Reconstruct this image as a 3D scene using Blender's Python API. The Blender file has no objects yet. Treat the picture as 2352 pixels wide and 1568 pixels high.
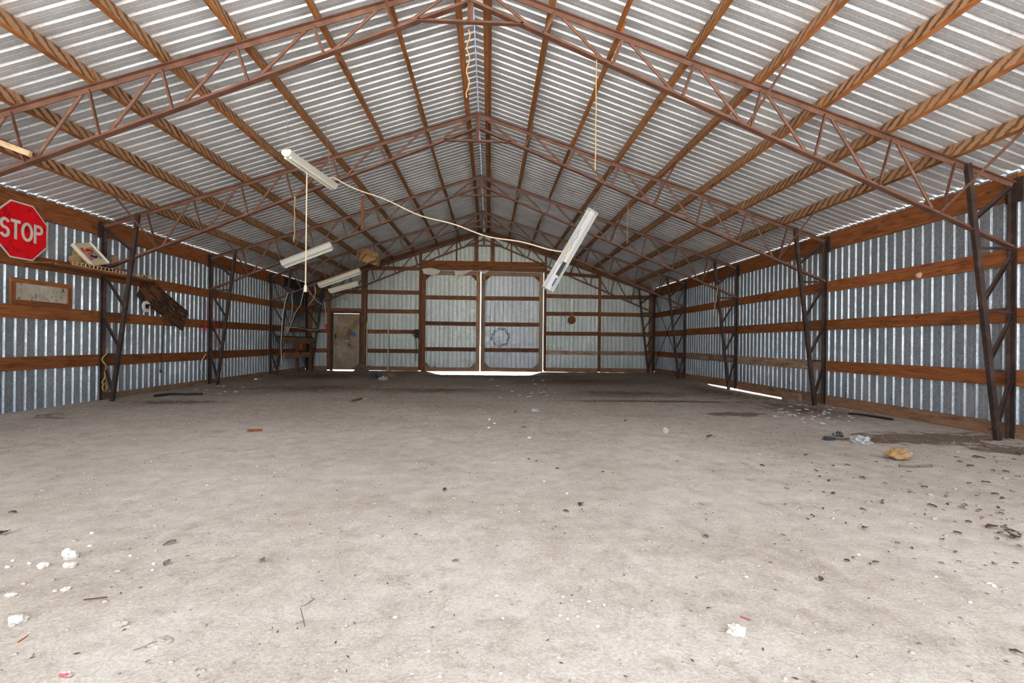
import bpy, math, random
from mathutils import Vector, Matrix, noise as mnoise
rnd = random.Random(7)
S = bpy.context.scene
COL = S.collection

# ------------------------------------------------------------------ camera
FPX, CAM = 1118.64, Vector((0.2415, 0.0, 1.0348))
YAW, PIT, ROL = 0.0455, 0.0023, -0.0110
_R = Vector((math.cos(YAW), -math.sin(YAW), 0)); _F0 = Vector((math.sin(YAW), math.cos(YAW), 0)); _Z = Vector((0, 0, 1))
CF = _F0 * math.cos(PIT) + _Z * math.sin(PIT); _U = -_F0 * math.sin(PIT) + _Z * math.cos(PIT)
CR = _R * math.cos(ROL) - _U * math.sin(ROL); CU = _R * math.sin(ROL) + _U * math.cos(ROL)
cd = bpy.data.cameras.new('camera'); cam = bpy.data.objects.new('camera', cd); COL.objects.link(cam)
cd.sensor_fit = 'HORIZONTAL'; cd.sensor_width = 36.0; cd.lens = FPX / 2352 * 36.0; cd.clip_start = 0.05; cd.clip_end = 500
M = Matrix((CR, CU, -CF)).transposed().to_4x4(); M.translation = CAM; cam.matrix_world = M
S.camera = cam

# ------------------------------------------------------------------ sky, sun, exposure
w = bpy.data.worlds.new('sky'); S.world = w; w.use_nodes = True
bg = w.node_tree.nodes['Background']; bg.inputs['Color'].default_value = (0.90, 0.95, 1.0, 1); bg.inputs['Strength'].default_value = 0.85
sd = bpy.data.lights.new('sun', 'SUN'); sd.energy = 10.0; sd.angle = 0.009; sd.color = (1.0, 0.95, 0.87)
sun = bpy.data.objects.new('sun', sd); COL.objects.link(sun); sun.location = (20, -5, 30)
sun.rotation_euler = Vector((-0.75, 0.02, -1.0)).to_track_quat('-Z', 'Y').to_euler()
pd = bpy.data.lights.new('front_opening_portal', 'AREA'); pd.shape = 'RECTANGLE'; pd.size = 12.6; pd.size_y = 5.4
pd.cycles.is_portal = True
po = bpy.data.objects.new('front_opening_portal', pd); COL.objects.link(po); po.location = (0, -1.0, 2.6); po.rotation_euler = (math.radians(90), 0, 0)
vs = S.view_settings; vs.view_transform = 'Standard'; vs.look = 'None'; vs.gamma = 1.0; vs.use_curve_mapping = False
vs.exposure = 2.38
S.cycles.max_bounces = 14; S.cycles.diffuse_bounces = 10; S.cycles.glossy_bounces = 6

# ------------------------------------------------------------------ pixel helpers (direction only; depth comes from what a thing touches)
def ray(u, v): return CF + CR * ((u - 1176) / FPX) - CU * ((v - 784) / FPX)
def onX(u, v, X): d = ray(u, v); return CAM + d * ((X - CAM.x) / d.x)
def onY(u, v, Y): d = ray(u, v); return CAM + d * ((Y - CAM.y) / d.y)
def onZ(u, v, z=0.0): d = ray(u, v); return CAM + d * ((z - CAM.z) / d.z)

# ------------------------------------------------------------------ materials
class NT:
    def __init__(s, name):
        s.m = bpy.data.materials.new(name); s.m.use_nodes = True; s.t = s.m.node_tree; s.n = s.t.nodes
        s.b = s.n['Principled BSDF']; s.tc = s.n.new('ShaderNodeTexCoord'); s.oi = s.n.new('ShaderNodeObjectInfo'); s.geo = s.n.new('ShaderNodeNewGeometry')
    def L(s, a, b): s.t.links.new(a, b)
    def put(s, sock, v):
        if hasattr(v, 'links'): s.L(v, sock)
        elif isinstance(v, (tuple, list)) and sock.type == 'RGBA': sock.default_value = (*v[:3], 1)
        else: sock.default_value = v
    def math(s, op, a, b=0.0, c=0.0, clamp=False):
        n = s.n.new('ShaderNodeMath'); n.operation = op; n.use_clamp = clamp
        s.put(n.inputs[0], a); s.put(n.inputs[1], b); s.put(n.inputs[2], c); return n.outputs[0]
    def vmath(s, op, a, b):
        n = s.n.new('ShaderNodeVectorMath'); n.operation = op; s.put(n.inputs[0], a); s.put(n.inputs[1], b)
        return n.outputs['Value'] if op in ('LENGTH', 'DOT_PRODUCT') else n.outputs[0]
    def obj(s, scale=(1, 1, 1), rnd_off=True):
        v = s.vmath('MULTIPLY', s.tc.outputs['Object'], scale)
        if rnd_off:
            c = s.n.new('ShaderNodeCombineXYZ'); k = s.math('MULTIPLY', s.oi.outputs['Random'], 37.0)
            for i in range(3): s.L(k, c.inputs[i])
            v = s.vmath('ADD', v, c.outputs[0])
        return v
    def pos(s, scale=(1, 1, 1)): return s.vmath('MULTIPLY', s.geo.outputs['Position'], scale)
    def noise(s, vec, scale=5.0, detail=3.0, rough=0.55, dist=0.0):
        n = s.n.new('ShaderNodeTexNoise'); n.inputs['Scale'].default_value = scale; n.inputs['Detail'].default_value = detail
        n.inputs['Roughness'].default_value = rough; n.inputs['Distortion'].default_value = dist; s.L(vec, n.inputs['Vector']); return n.outputs['Fac']
    def voro(s, vec, scale, feature='F1', out='Distance'):
        n = s.n.new('ShaderNodeTexVoronoi'); n.feature = feature; n.inputs['Scale'].default_value = scale; s.L(vec, n.inputs['Vector']); return n.outputs[out]
    def ramp(s, f, stops):
        n = s.n.new('ShaderNodeValToRGB'); s.L(f, n.inputs[0]); e = n.color_ramp.elements
        while len(e) < len(stops): e.new(0.5)
        for el, (p, c) in zip(e, stops):
            el.position = p; el.color = (c, c, c, 1) if not isinstance(c, (tuple, list)) else (*c, 1)
        return n.outputs[0]
    def mix(s, f, a, b, mode='MIX'):
        n = s.n.new('ShaderNodeMix'); n.data_type = 'RGBA'; n.blend_type = mode
        s.put(n.inputs[0], f); s.put(n.inputs[6], a); s.put(n.inputs[7], b); return n.outputs[2]
    def bump(s, h, strength=0.3, dist=0.01):
        n = s.n.new('ShaderNodeBump'); n.inputs['Strength'].default_value = strength; n.inputs['Distance'].default_value = dist
        s.L(h, n.inputs['Height']); s.L(n.outputs[0], s.b.inputs['Normal'])
    def done(s, col, rough=0.7, metal=0.0, spec=0.5):
        s.put(s.b.inputs['Base Color'], col); s.put(s.b.inputs['Roughness'], rough); s.put(s.b.inputs['Metallic'], metal); s.b.inputs['Specular IOR Level'].default_value = spec
        return s.m
    def ell(s, cx, cy, rx, ry, soft=0.5, nz=0.7, nsc=2.2, ang=0.0):
        v = s.vmath('SUBTRACT', s.geo.outputs['Position'], (cx, cy, 0))
        if ang:
            r = s.n.new('ShaderNodeVectorRotate'); r.rotation_type = 'Z_AXIS'; r.inputs['Angle'].default_value = -ang; s.L(v, r.inputs['Vector']); v = r.outputs[0]
        v = s.vmath('MULTIPLY', v, (1 / rx, 1 / ry, 0)); d = s.vmath('LENGTH', v, (0, 0, 0))
        d = s.math('ADD', d, s.math('MULTIPLY', s.math('SUBTRACT', s.noise(s.pos(), nsc, 5, 0.65), 0.5), nz * 2))
        return s.ramp(d, [(1 - soft, 1.0), (1.0, 0.0)]) if soft < 1 else s.ramp(d, [(0.0, 1.0), (1.0, 0.0)])

def zinc(name, tint=(1, 1, 1), base=0.50, soot=None, stain=False, metal=0.60, ring=None):
    k = NT(name); o = k.obj()
    sp = k.voro(k.obj((1, 1, 0.6)), 75, out='Color')
    sx = k.n.new('ShaderNodeSeparateColor'); k.L(sp, sx.inputs[0])
    big = k.noise(k.obj((0.9, 0.9, 0.35)), 2.2, 4, 0.6)
    col = k.ramp(big, [(0.25, tuple(base * 0.78 * t for t in tint)), (0.75, tuple(base * 1.12 * t for t in tint))])
    col = k.mix(0.36, col, k.ramp(sx.outputs[0], [(0.0, 0.20), (1.0, 0.85)]), 'OVERLAY')
    col = k.mix(1.0, col, k.ramp(k.oi.outputs['Random'], [(0.0, 0.90), (1.0, 1.06)]), 'MULTIPLY')
    fl = k.ramp(k.noise(o, 14, 5, 0.75), [(0.60, 0.0), (0.70, 1.0)])
    col = k.mix(k.math('MULTIPLY', fl, 0.30), col, (0.72, 0.73, 0.73))
    dk = k.ramp(k.noise(k.obj((1, 1, 0.4)), 5, 5, 0.7), [(0.60, 0.0), (0.75, 1.0)])
    col = k.mix(k.math('MULTIPLY', dk, 0.38), col, (0.16, 0.155, 0.16))
    if stain:
        wd = k.ramp(k.noise(k.pos((1, 1, 0.5)), 3.0, 5, 0.7), [(0.50, 0.0), (0.62, 1.0)])
        sz = k.n.new('ShaderNodeSeparateXYZ'); k.L(k.geo.outputs['Position'], sz.inputs[0])
        low = k.ramp(sz.outputs[2], [(0.25, 1.0), (0.8, 0.0)])
        col = k.mix(k.math('MULTIPLY', k.math('MULTIPLY', wd, low), 0.55), col, (0.62, 0.64, 0.66))
        rs = k.ramp(k.noise(k.pos((1, 1, 0.35)), 2.6, 5, 0.7), [(0.62, 0.0), (0.68, 1.0)]); low2 = k.ramp(sz.outputs[2], [(0.12, 1.0), (0.55, 0.0)])
        col = k.mix(k.math('MULTIPLY', k.math('MULTIPLY', rs, low2), 0.85), col, (0.07, 0.035, 0.025))
    rough = k.ramp(k.noise(o, 9, 3), [(0.3, 0.34), (0.7, 0.52)])
    if soot:
        v = k.vmath('SUBTRACT', k.geo.outputs['Position'], soot); v = k.vmath('MULTIPLY', v, (0.75, 0.75, 0.75)); d = k.vmath('LENGTH', v, (0, 0, 0))
        d = k.math('ADD', d, k.math('MULTIPLY', k.math('SUBTRACT', k.noise(k.pos(), 3.5, 5, 0.65), 0.5), 0.9))
        f = k.ramp(d, [(0.35, 0.88), (1.05, 0.0)]); col = k.mix(f, col, (0.022, 0.02, 0.026))
    if ring:
        v = k.vmath('SUBTRACT', k.geo.outputs['Position'], (ring[0], 0, ring[1])); v = k.vmath('MULTIPLY', v, (1, 0, 0.95)); d = k.vmath('LENGTH', v, (0, 0, 0))
        f = k.math('ABSOLUTE', k.math('SUBTRACT', d, 0.29)); f = k.math('ADD', f, k.math('MULTIPLY', k.math('SUBTRACT', k.noise(k.pos(), 9, 5, 0.7), 0.5), 0.40))
        col = k.mix(k.ramp(f, [(0.01, 0.75), (0.07, 0.0)]), col, (0.06, 0.065, 0.09))
    k.bump(k.noise(o, 30, 3), 0.12, 0.004)
    return k.done(col, rough, metal)

def wood(name, lo, mid, hi, stripes=False, grain=1.0, rough=0.82):
    k = NT(name); g = k.obj((1.2, 16, 16)); o = k.obj()
    gr = k.noise(g, 3.0, 6, 0.62, 0.6)
    col = k.ramp(gr, [(0.28, lo), (0.5, mid), (0.74, hi)])
    col = k.mix(1.0, col, k.ramp(k.oi.outputs['Random'], [(0.0, 0.72), (1.0, 1.12)]), 'MULTIPLY')
    st = k.ramp(k.noise(k.obj((1.6, 5, 5)), 1.6, 4, 0.6), [(0.52, 0.0), (0.72, 1.0)])
    col = k.mix(k.math('MULTIPLY', st, 0.6), col, tuple(c * 0.3 for c in lo))
    kn = k.voro(k.obj((1.5, 6, 6)), 1.6); col = k.mix(k.ramp(kn, [(0.05, 0.75), (0.13, 0.0)]), col, tuple(c * 0.25 for c in lo))
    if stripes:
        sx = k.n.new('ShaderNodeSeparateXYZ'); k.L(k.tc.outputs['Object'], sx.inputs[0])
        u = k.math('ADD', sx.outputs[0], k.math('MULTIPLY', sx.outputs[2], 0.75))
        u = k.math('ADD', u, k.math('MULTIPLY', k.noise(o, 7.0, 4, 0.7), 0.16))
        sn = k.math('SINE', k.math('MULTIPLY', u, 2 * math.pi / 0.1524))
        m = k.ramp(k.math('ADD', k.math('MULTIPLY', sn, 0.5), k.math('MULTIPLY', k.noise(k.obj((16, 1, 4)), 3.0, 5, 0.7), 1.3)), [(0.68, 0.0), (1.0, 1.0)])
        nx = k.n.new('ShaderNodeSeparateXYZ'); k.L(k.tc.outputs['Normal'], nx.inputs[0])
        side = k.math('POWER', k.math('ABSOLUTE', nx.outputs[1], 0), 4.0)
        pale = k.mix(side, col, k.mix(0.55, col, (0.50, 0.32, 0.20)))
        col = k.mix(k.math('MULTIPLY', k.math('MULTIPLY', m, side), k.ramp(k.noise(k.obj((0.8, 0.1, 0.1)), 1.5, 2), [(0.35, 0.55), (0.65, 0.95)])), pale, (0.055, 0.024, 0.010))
    k.bump(gr, 0.35, 0.004)
    return k.done(col, rough, 0.0, 0.25)

def rusty(name, a, b, c, rough=0.62):
    k = NT(name); o = k.obj()
    n1 = k.noise(o, 6, 5, 0.65); col = k.ramp(n1, [(0.3, a), (0.55, b), (0.8, c)])
    sp = k.ramp(k.noise(o, 45, 2, 0.5), [(0.70, 0.0), (0.76, 1.0)])
    col = k.mix(k.math('MULTIPLY', sp, 0.5), col, (0.45, 0.33, 0.22)); k.bump(k.noise(o, 60, 3), 0.2, 0.002)
    return k.done(col, rough, 0.15)

def plain(name, c, rough=0.6, metal=0.0, var=0.15, sc=12, spec=0.4):
    k = NT(name); n = k.noise(k.obj(), sc, 4, 0.6)
    return k.done(k.ramp(n, [(0.25, tuple(x * (1 - var) for x in c)), (0.75, tuple(min(1, x * (1 + var)) for x in c))]), rough, metal, spec)

def spotted(name, c, spot, thr=0.6, sc=8, rough=0.6, metal=0.0):
    k = NT(name); n = k.noise(k.obj(), sc, 5, 0.7)
    base = k.ramp(k.noise(k.obj(), sc * 0.4, 3), [(0.3, tuple(x * 0.82 for x in c)), (0.7, c)])
    return k.done(k.mix(k.ramp(n, [(thr - 0.06, 0.0), (thr + 0.06, 1.0)]), base, spot), rough, metal)

MT = {}
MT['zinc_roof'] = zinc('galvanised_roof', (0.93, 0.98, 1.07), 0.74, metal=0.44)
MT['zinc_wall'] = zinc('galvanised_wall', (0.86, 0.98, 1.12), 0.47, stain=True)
MT['zinc_left'] = zinc('galvanised_wall_sooted', (0.86, 0.98, 1.11), 0.47, soot=(-6.15, 16.6, 2.35))
MT['zinc_back'] = zinc('galvanised_back', (0.91, 1.0, 0.98), 0.52, soot=(-6.1, 17.3, 2.5), stain=True, metal=0.3)
MT['zinc_ring'] = zinc('galvanised_door_smudged', (0.90, 0.98, 1.06), 0.54, metal=0.3, ring=(0.62, 1.22))
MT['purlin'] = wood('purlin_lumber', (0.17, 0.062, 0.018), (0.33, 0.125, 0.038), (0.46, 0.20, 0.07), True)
MT['ridge'] = wood('ridge_lumber', (0.20, 0.075, 0.022), (0.34, 0.135, 0.045), (0.44, 0.19, 0.07))
MT['girt'] = wood('girt_lumber', (0.16, 0.050, 0.016), (0.29, 0.100, 0.033), (0.40, 0.16, 0.06))
MT['darkwood'] = wood('dark_lumber', (0.105, 0.044, 0.022), (0.195, 0.082, 0.040), (0.29, 0.138, 0.075))
MT['palewood'] = wood('weathered_lumber', (0.24, 0.14, 0.085), (0.38, 0.25, 0.16), (0.50, 0.35, 0.24))
MT['stained'] = wood('girt_with_droppings', (0.22, 0.10, 0.05), (0.42, 0.27, 0.17), (0.72, 0.66, 0.58))
MT['skirt'] = wood('splash_board', (0.20, 0.10, 0.055), (0.34, 0.19, 0.115), (0.44, 0.27, 0.17))
MT['freshwood'] = wood('fresh_cut_wood', (0.50, 0.32, 0.19), (0.62, 0.44, 0.28), (0.70, 0.52, 0.36))
MT['steel'] = rusty('red_primer_steel', (0.100, 0.046, 0.031), (0.160, 0.076, 0.053), (0.235, 0.122, 0.088))
MT['steel_col'] = rusty('dark_rusted_steel', (0.020, 0.012, 0.011), (0.052, 0.030, 0.025), (0.125, 0.078, 0.064))
MT['white_enamel'] = plain('white_enamel', (0.62, 0.62, 0.59), 0.35, 0, 0.08)
MT['grey_enamel'] = spotted('worn_lamp_enamel', (0.46, 0.47, 0.48), (0.30, 0.31, 0.33), 0.64, 9, 0.45)
MT['wire'] = plain('brown_wire', (0.16, 0.07, 0.05), 0.6)
MT['cream_enamel'] = plain('cream_enamel', (0.66, 0.62, 0.48), 0.4, 0, 0.08)
MT['cord'] = plain('pale_cord', (0.62, 0.55, 0.42), 0.7)
MT['twine'] = plain('tan_twine', (0.50, 0.31, 0.15), 0.9)
MT['black'] = plain('black_rubber', (0.02, 0.02, 0.022), 0.6)
MT['chain'] = plain('thin_chain', (0.35, 0.28, 0.2), 0.5, 0.6)
MT['white'] = plain('white_paint', (0.78, 0.77, 0.72), 0.5, 0, 0.06)
MT['red'] = plain('red_plastic', (0.45, 0.02, 0.02), 0.5)
MT['navy'] = plain('navy_blue', (0.008, 0.010, 0.04), 0.5, 0, 0.1)
MT['yellow'] = plain('yellow_connector', (0.7, 0.55, 0.05), 0.5)
MT['char'] = plain('charred_wood', (0.03, 0.025, 0.022), 0.9, 0, 0.4, 6)

# ------------------------------------------------------------------ mesh helpers
BASE = {}
def base_of(p): return BASE.get(p.name, Vector((0, 0, 0))) if p else Vector((0, 0, 0))
def tag(o, label=None, cat=None, group=None, kind=None):
    if label: o['label'] = label
    if cat: o['category'] = cat
    if group: o['group'] = group
    if kind: o['kind'] = kind
    return o
def thing(name, loc, label, cat, group=None):
    o = bpy.data.objects.new(name, None); o.empty_display_size = 0.1; COL.objects.link(o); o.location = loc; BASE[o.name] = Vector(loc)
    return tag(o, label, cat, group)
def struct(name, label, cat):
    o = bpy.data.objects.new(name, None); COL.objects.link(o); BASE[o.name] = Vector((0, 0, 0)); return tag(o, label, cat, None, 'structure')

class MB:
    def __init__(s): s.v = []; s.f = []
    def add(s, vs, fs):
        b = len(s.v); s.v += [Vector(x) for x in vs]; s.f += [tuple(i + b for i in f) for f in fs]; return s
    def box(s, c, ax, ay, az):
        c = Vector(c); ax, ay, az = Vector(ax), Vector(ay), Vector(az)
        vs = [c + ax * i + ay * j + az * k for i in (-1, 1) for j in (-1, 1) for k in (-1, 1)]
        fs = [(0, 1, 3, 2), (4, 6, 7, 5), (0, 4, 5, 1), (2, 3, 7, 6), (0, 2, 6, 4), (1, 5, 7, 3)]
        if ax.cross(ay).dot(az) < 0: fs = [f[::-1] for f in fs]
        return s.add(vs, fs)
    def aabb(s, x0, x1, y0, y1, z0, z1):
        return s.box(((x0 + x1) / 2, (y0 + y1) / 2, (z0 + z1) / 2), ((x1 - x0) / 2, 0, 0), (0, (y1 - y0) / 2, 0), (0, 0, (z1 - z0) / 2))
    def bar(s, a, b, wd, ht, up=(0, 0, 1)):
        a, b = Vector(a), Vector(b); d = (b - a); l = d.length; d.normalize(); sd_ = d.cross(Vector(up))
        if sd_.length < 1e-4: sd_ = d.cross(Vector((0, 1, 0)))
        sd_.normalize(); u = sd_.cross(d)
        return s.box((a + b) / 2, d * (l / 2), sd_ * (wd / 2), u * (ht / 2))
    def ell(s, a, b, n1, n2, w1, w2, t=0.006):
        """angle iron from a to b: leg of width w1 along n1, leg of width w2 along n2"""
        a, b = Vector(a), Vector(b); d = (b - a).normalized()
        n1 = Vector(n1); n1 = (n1 - d * n1.dot(d)).normalized(); n2 = Vector(n2); n2 = n2 - d * n2.dot(d); n2 = (n2 - n1 * n2.dot(n1)).normalized()
        prof = [(0, 0), (w1, 0), (w1, t), (t, t), (t, w2), (0, w2)]
        vs = [p + n1 * x + n2 * y for p in (a, b) for x, y in prof]
        fs = [(i, (i + 1) % 6, (i + 1) % 6 + 6, i + 6) for i in range(6)] + [(0, 5, 4, 3, 2, 1), (6, 7, 8, 9, 10, 11)]
        if d.cross(n1).dot(n2) > 0: pass
        else: fs = [f[::-1] for f in fs]
        return s.add(vs, fs)
    def tube(s, pts, r, n=6, cap=True):
        pts = [Vector(p) for p in pts]; b = len(s.v); prev = None
        for i, p in enumerate(pts):
            d = (pts[min(i + 1, len(pts) - 1)] - pts[max(i - 1, 0)]).normalized()
            if prev is None: x = d.orthogonal().normalized()
            else:
                x = prev - d * prev.dot(d); x = x.normalized() if x.length > 1e-5 else d.orthogonal().normalized()
            prev = x; y = d.cross(x); rr = r[i] if isinstance(r, (list, tuple)) else r
            for k in range(n):
                a = 2 * math.pi * k / n; s.v.append(p + x * (math.cos(a) * rr) + y * (math.sin(a) * rr))
        for i in range(len(pts) - 1):
            for k in range(n):
                s.f.append((b + i * n + k, b + i * n + (k + 1) % n, b + (i + 1) * n + (k + 1) % n, b + (i + 1) * n + k))
        if cap:
            s.f.append(tuple(b + k for k in reversed(range(n)))); s.f.append(tuple(b + (len(pts) - 1) * n + k for k in range(n)))
        return s
    def prism(s, poly, o, ex, ey, t):
        """flat polygon (2D) in frame o,ex,ey, extruded by t along ex x ey"""
        o, ex, ey = Vector(o), Vector(ex), Vector(ey); nz = ex.cross(ey).normalized(); n = len(poly)
        vs = [o + ex * x + ey * y for x, y in poly] + [o + ex * x + ey * y + nz * t for x, y in poly]
        return s.add(vs, [tuple(reversed(range(n))), tuple(range(n, 2 * n))] + [(i, (i + 1) % n, n + (i + 1) % n, n + i) for i in range(n)])
    def stroke(s, pts, wd, o, ex, ey, t, closed=False):
        o, ex, ey = Vector(o), Vector(ex), Vector(ey); nz = ex.cross(ey).normalized(); n = len(pts); L, R_ = [], []
        for i, p in enumerate(pts):
            p = Vector((p[0], p[1])); a = Vector(pts[(i - 1) % n] if (closed or i > 0) else pts[i]); c = Vector(pts[(i + 1) % n] if (closed or i < n - 1) else pts[i])
            d = (Vector((c[0], c[1])) - Vector((a[0], a[1]))).normalized(); nn = Vector((-d.y, d.x)); k = wd / 2
            L.append(p + nn * k); R_.append(p - nn * k)
        b = len(s.v)
        for q in (L, R_):
            for p in q: s.v.append(o + ex * p.x + ey * p.y + nz * t)
        m = n if closed else n - 1
        for i in range(m):
            j = (i + 1) % n; s.f.append((b + n + i, b + n + j, b + j, b + i))
        return s
    def build(s, name, mat, parent=None, smooth=False):
        bs = base_of(parent); me = bpy.data.meshes.new(name)
        me.from_pydata([tuple(x - bs) for x in s.v], [], s.f); me.update()
        if smooth: me.shade_smooth()
        me.materials.append(MT[mat] if isinstance(mat, str) else mat)
        o = bpy.data.objects.new(name, me); COL.objects.link(o)
        if parent: o.parent = parent; BASE[o.name] = bs
        return o

_bc = {}
def board(name, a, b, wd, ht, mat, parent=None, up=(0, 0, 1), roll=0.0):
    """a sawn board from a to b; wd = thickness, ht = depth along up; object-space X runs along the grain"""
    a, b = Vector(a), Vector(b); d = b - a; l = d.length; d.normalize(); sd_ = Vector(up).cross(d).normalized(); u = d.cross(sd_)
    if roll: q = Matrix.Rotation(roll, 3, d); sd_ = q @ sd_; u = q @ u
    key = (round(l, 2), round(wd, 3), round(ht, 3), mat)
    if key not in _bc:
        m = MB(); m.box((0, 0, 0), (l / 2, 0, 0), (0, wd / 2, 0), (0, 0, ht / 2)); me = bpy.data.meshes.new(name)
        me.from_pydata([tuple(x) for x in m.v], [], m.f); me.materials.append(MT[mat]); _bc[key] = me
    o = bpy.data.objects.new(name, _bc[key]); COL.objects.link(o)
    X = Matrix((d, sd_, u)).transposed().to_4x4(); X.translation = (a + b) / 2 - base_of(parent)
    if parent: o.parent = parent; BASE[o.name] = base_of(parent)
    o.matrix_local = X
    return o

def blob(center, rx, ry, rz, seed, sub=2, amp=0.35, sc=1.6, flat=None):
    import bmesh
    bm = bmesh.new(); bmesh.ops.create_icosphere(bm, subdivisions=sub, radius=1.0); m = MB()
    for v in bm.verts:
        p = v.co; k = 1 + amp * mnoise.noise(p * sc + Vector((seed * 3.1, seed * 1.7, seed * 0.9)))
        z = p.z * k
        if flat is not None: z = max(z, flat)
        m.v.append(Vector(center) + Vector((p.x * k * rx, p.y * k * ry, z * rz)))
    m.f = [tuple(v.index for v in f.verts) for f in bm.faces]; bm.free(); return m

# ------------------------------------------------------------------ the place: dimensions
WX = 6.145            # inner face of the side-wall sheets
YF, YB = -0.92, 17.27 # open front, inner face of the back-wall sheets
BAY, Y1 = 3.05, 5.178
TY = [Y1 + BAY * k for k in range(4)] + [17.10]
PITCH = 0.1524
def ztop(x): return 4.86 - 0.3325 * abs(x)       # truss top chord axis
def zbot(x): return 4.66 - 0.411 * abs(x)        # truss bottom chord axis
def zroof(x): return 5.075 - 0.3325 * abs(x)     # underside of the roof sheets
COS = 1 / math.hypot(1, 0.3325)

def sm(a, b, x):
    t = min(1, max(0, (x - a) / (b - a))); return t * t * (3 - 2 * t)
def fz(x, y):
    z = 0.016 * mnoise.noise(Vector((x * 0.55, y * 0.55, 0.3))) + 0.007 * mnoise.noise(Vector((x * 2.3, y * 2.3, 4.0)))
    z += 0.0035 * mnoise.noise(Vector((x * 9, y * 9, 2.0)))
    z -= 0.125 * sm(15.2, 17.2, y) * sm(-2.15, -1.4, x) * (1 - sm(1.6, 2.2, x))
    z -= 0.02 * sm(16.6, 17.2, y) * sm(-5.3, -5.1, x) * (1 - sm(-4.6, -4.35, x))
    z += 0.0 * sm(16.6, 17.2, y) * sm(2.3, 2.5, x) * (1 - sm(4.6, 5.0, x))
    z -= 0.060 * sm(5.2, 6.1, x) * sm(9.0, 9.5, y) * (1 - sm(12.6, 13.4, y))
    z -= 0.085 * sm(5.4, 6.1, -x) * math.exp(-((y - 13.5) / 0.30) ** 2)
    z += 0.035 * sm(5.6, 6.1, -x) * math.exp(-((y - 14.4) / 0.5) ** 2)
    out = max(sm(6.15, 6.6, abs(x)), sm(17.35, 17.8, y)); z = z * (1 - out) - 0.24 * out + 0.02 * sm(5.7, 6.1, abs(x)) * (1 - out)
    return z

# ------------------------------------------------------------------ floor and ground
def floor_mat():
    k = NT('dirt_floor'); P = k.pos()
    n1 = k.noise(P, 0.7, 5, 0.6); n2 = k.noise(P, 6, 6, 0.7); n3 = k.noise(P, 75, 5, 0.75)
    col = k.ramp(n1, [(0.30, (0.48, 0.425, 0.37)), (0.68, (0.635, 0.585, 0.54))])
    col = k.mix(0.55, col, k.ramp(n2, [(0.25, 0.28), (0.75, 0.72)]), 'OVERLAY')
    col = k.mix(0.6, col, k.ramp(n3, [(0.25, 0.22), (0.75, 0.78)]), 'OVERLAY')
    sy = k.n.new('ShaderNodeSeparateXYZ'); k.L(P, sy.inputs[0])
    # pale dirt colour near the doorway end, blending to brown in the far half
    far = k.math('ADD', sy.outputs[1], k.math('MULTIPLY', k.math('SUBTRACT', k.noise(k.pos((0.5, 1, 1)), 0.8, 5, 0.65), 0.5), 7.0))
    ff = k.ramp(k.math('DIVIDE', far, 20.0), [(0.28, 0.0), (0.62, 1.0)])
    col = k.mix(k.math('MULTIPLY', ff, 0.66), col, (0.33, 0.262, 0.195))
    mot = k.ramp(k.noise(k.pos((1, 0.8, 1)), 9.0, 6, 0.8, 0.3), [(0.54, 0.0), (0.66, 1.0)]); mm = k.ramp(k.noise(P, 0.9, 4, 0.6), [(0.42, 0.15), (0.60, 1.0)])
    col = k.mix(k.math('MULTIPLY', k.math('MULTIPLY', mot, mm), 0.40), col, (0.26, 0.20, 0.15))
    dirt = k.ramp(k.noise(P, 3.1, 6, 0.75), [(0.56, 0.0), (0.70, 1.0)])
    col = k.mix(k.math('MULTIPLY', dirt, 0.42), col, (0.24, 0.18, 0.13))
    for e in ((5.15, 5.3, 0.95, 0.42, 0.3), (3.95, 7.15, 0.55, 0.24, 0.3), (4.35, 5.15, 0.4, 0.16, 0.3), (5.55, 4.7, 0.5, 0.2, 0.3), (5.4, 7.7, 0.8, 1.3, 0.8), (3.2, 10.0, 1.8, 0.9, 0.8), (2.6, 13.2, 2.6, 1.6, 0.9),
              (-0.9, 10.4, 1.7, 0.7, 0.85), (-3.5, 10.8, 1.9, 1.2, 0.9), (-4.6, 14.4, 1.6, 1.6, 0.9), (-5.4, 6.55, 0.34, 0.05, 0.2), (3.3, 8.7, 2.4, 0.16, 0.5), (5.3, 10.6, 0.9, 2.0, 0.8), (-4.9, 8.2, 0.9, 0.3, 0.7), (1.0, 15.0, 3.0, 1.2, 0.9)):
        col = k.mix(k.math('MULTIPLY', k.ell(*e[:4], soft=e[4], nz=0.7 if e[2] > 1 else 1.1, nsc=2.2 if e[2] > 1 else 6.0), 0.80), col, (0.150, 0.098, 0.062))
    crm = k.ramp(k.noise(P, 26, 8, 0.85, 0.2), [(0.33, 1.0), (0.42, 0.0)])
    col = k.mix(k.math('MULTIPLY', crm, 0.42), col, (0.21, 0.165, 0.13))  # dark specks paint the small shadows between clods into the colour
    wsp = k.ramp(k.voro(P, 26), [(0.06, 1.0), (0.11, 0.0)]); wm = k.ramp(k.noise(P, 4.3, 3), [(0.52, 0.0), (0.6, 1.0)])
    col = k.mix(k.math('MULTIPLY', k.math('MULTIPLY', wsp, wm), 0.7), col, (0.68, 0.64, 0.59))
    h = k.math('ADD', k.math('MULTIPLY', n2, 0.6), k.math('ADD', k.math('MULTIPLY', n3, 0.35), k.math('MULTIPLY', crm, -0.25)))
    k.bump(h, 0.6, 0.03)
    return k.done(col, 0.95, 0, 0.15)
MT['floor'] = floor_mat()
MT['yard'] = spotted('sunlit_gravel_yard', (0.60, 0.57, 0.52), (0.48, 0.46, 0.36), 0.6, 2.0, 0.95)

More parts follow.
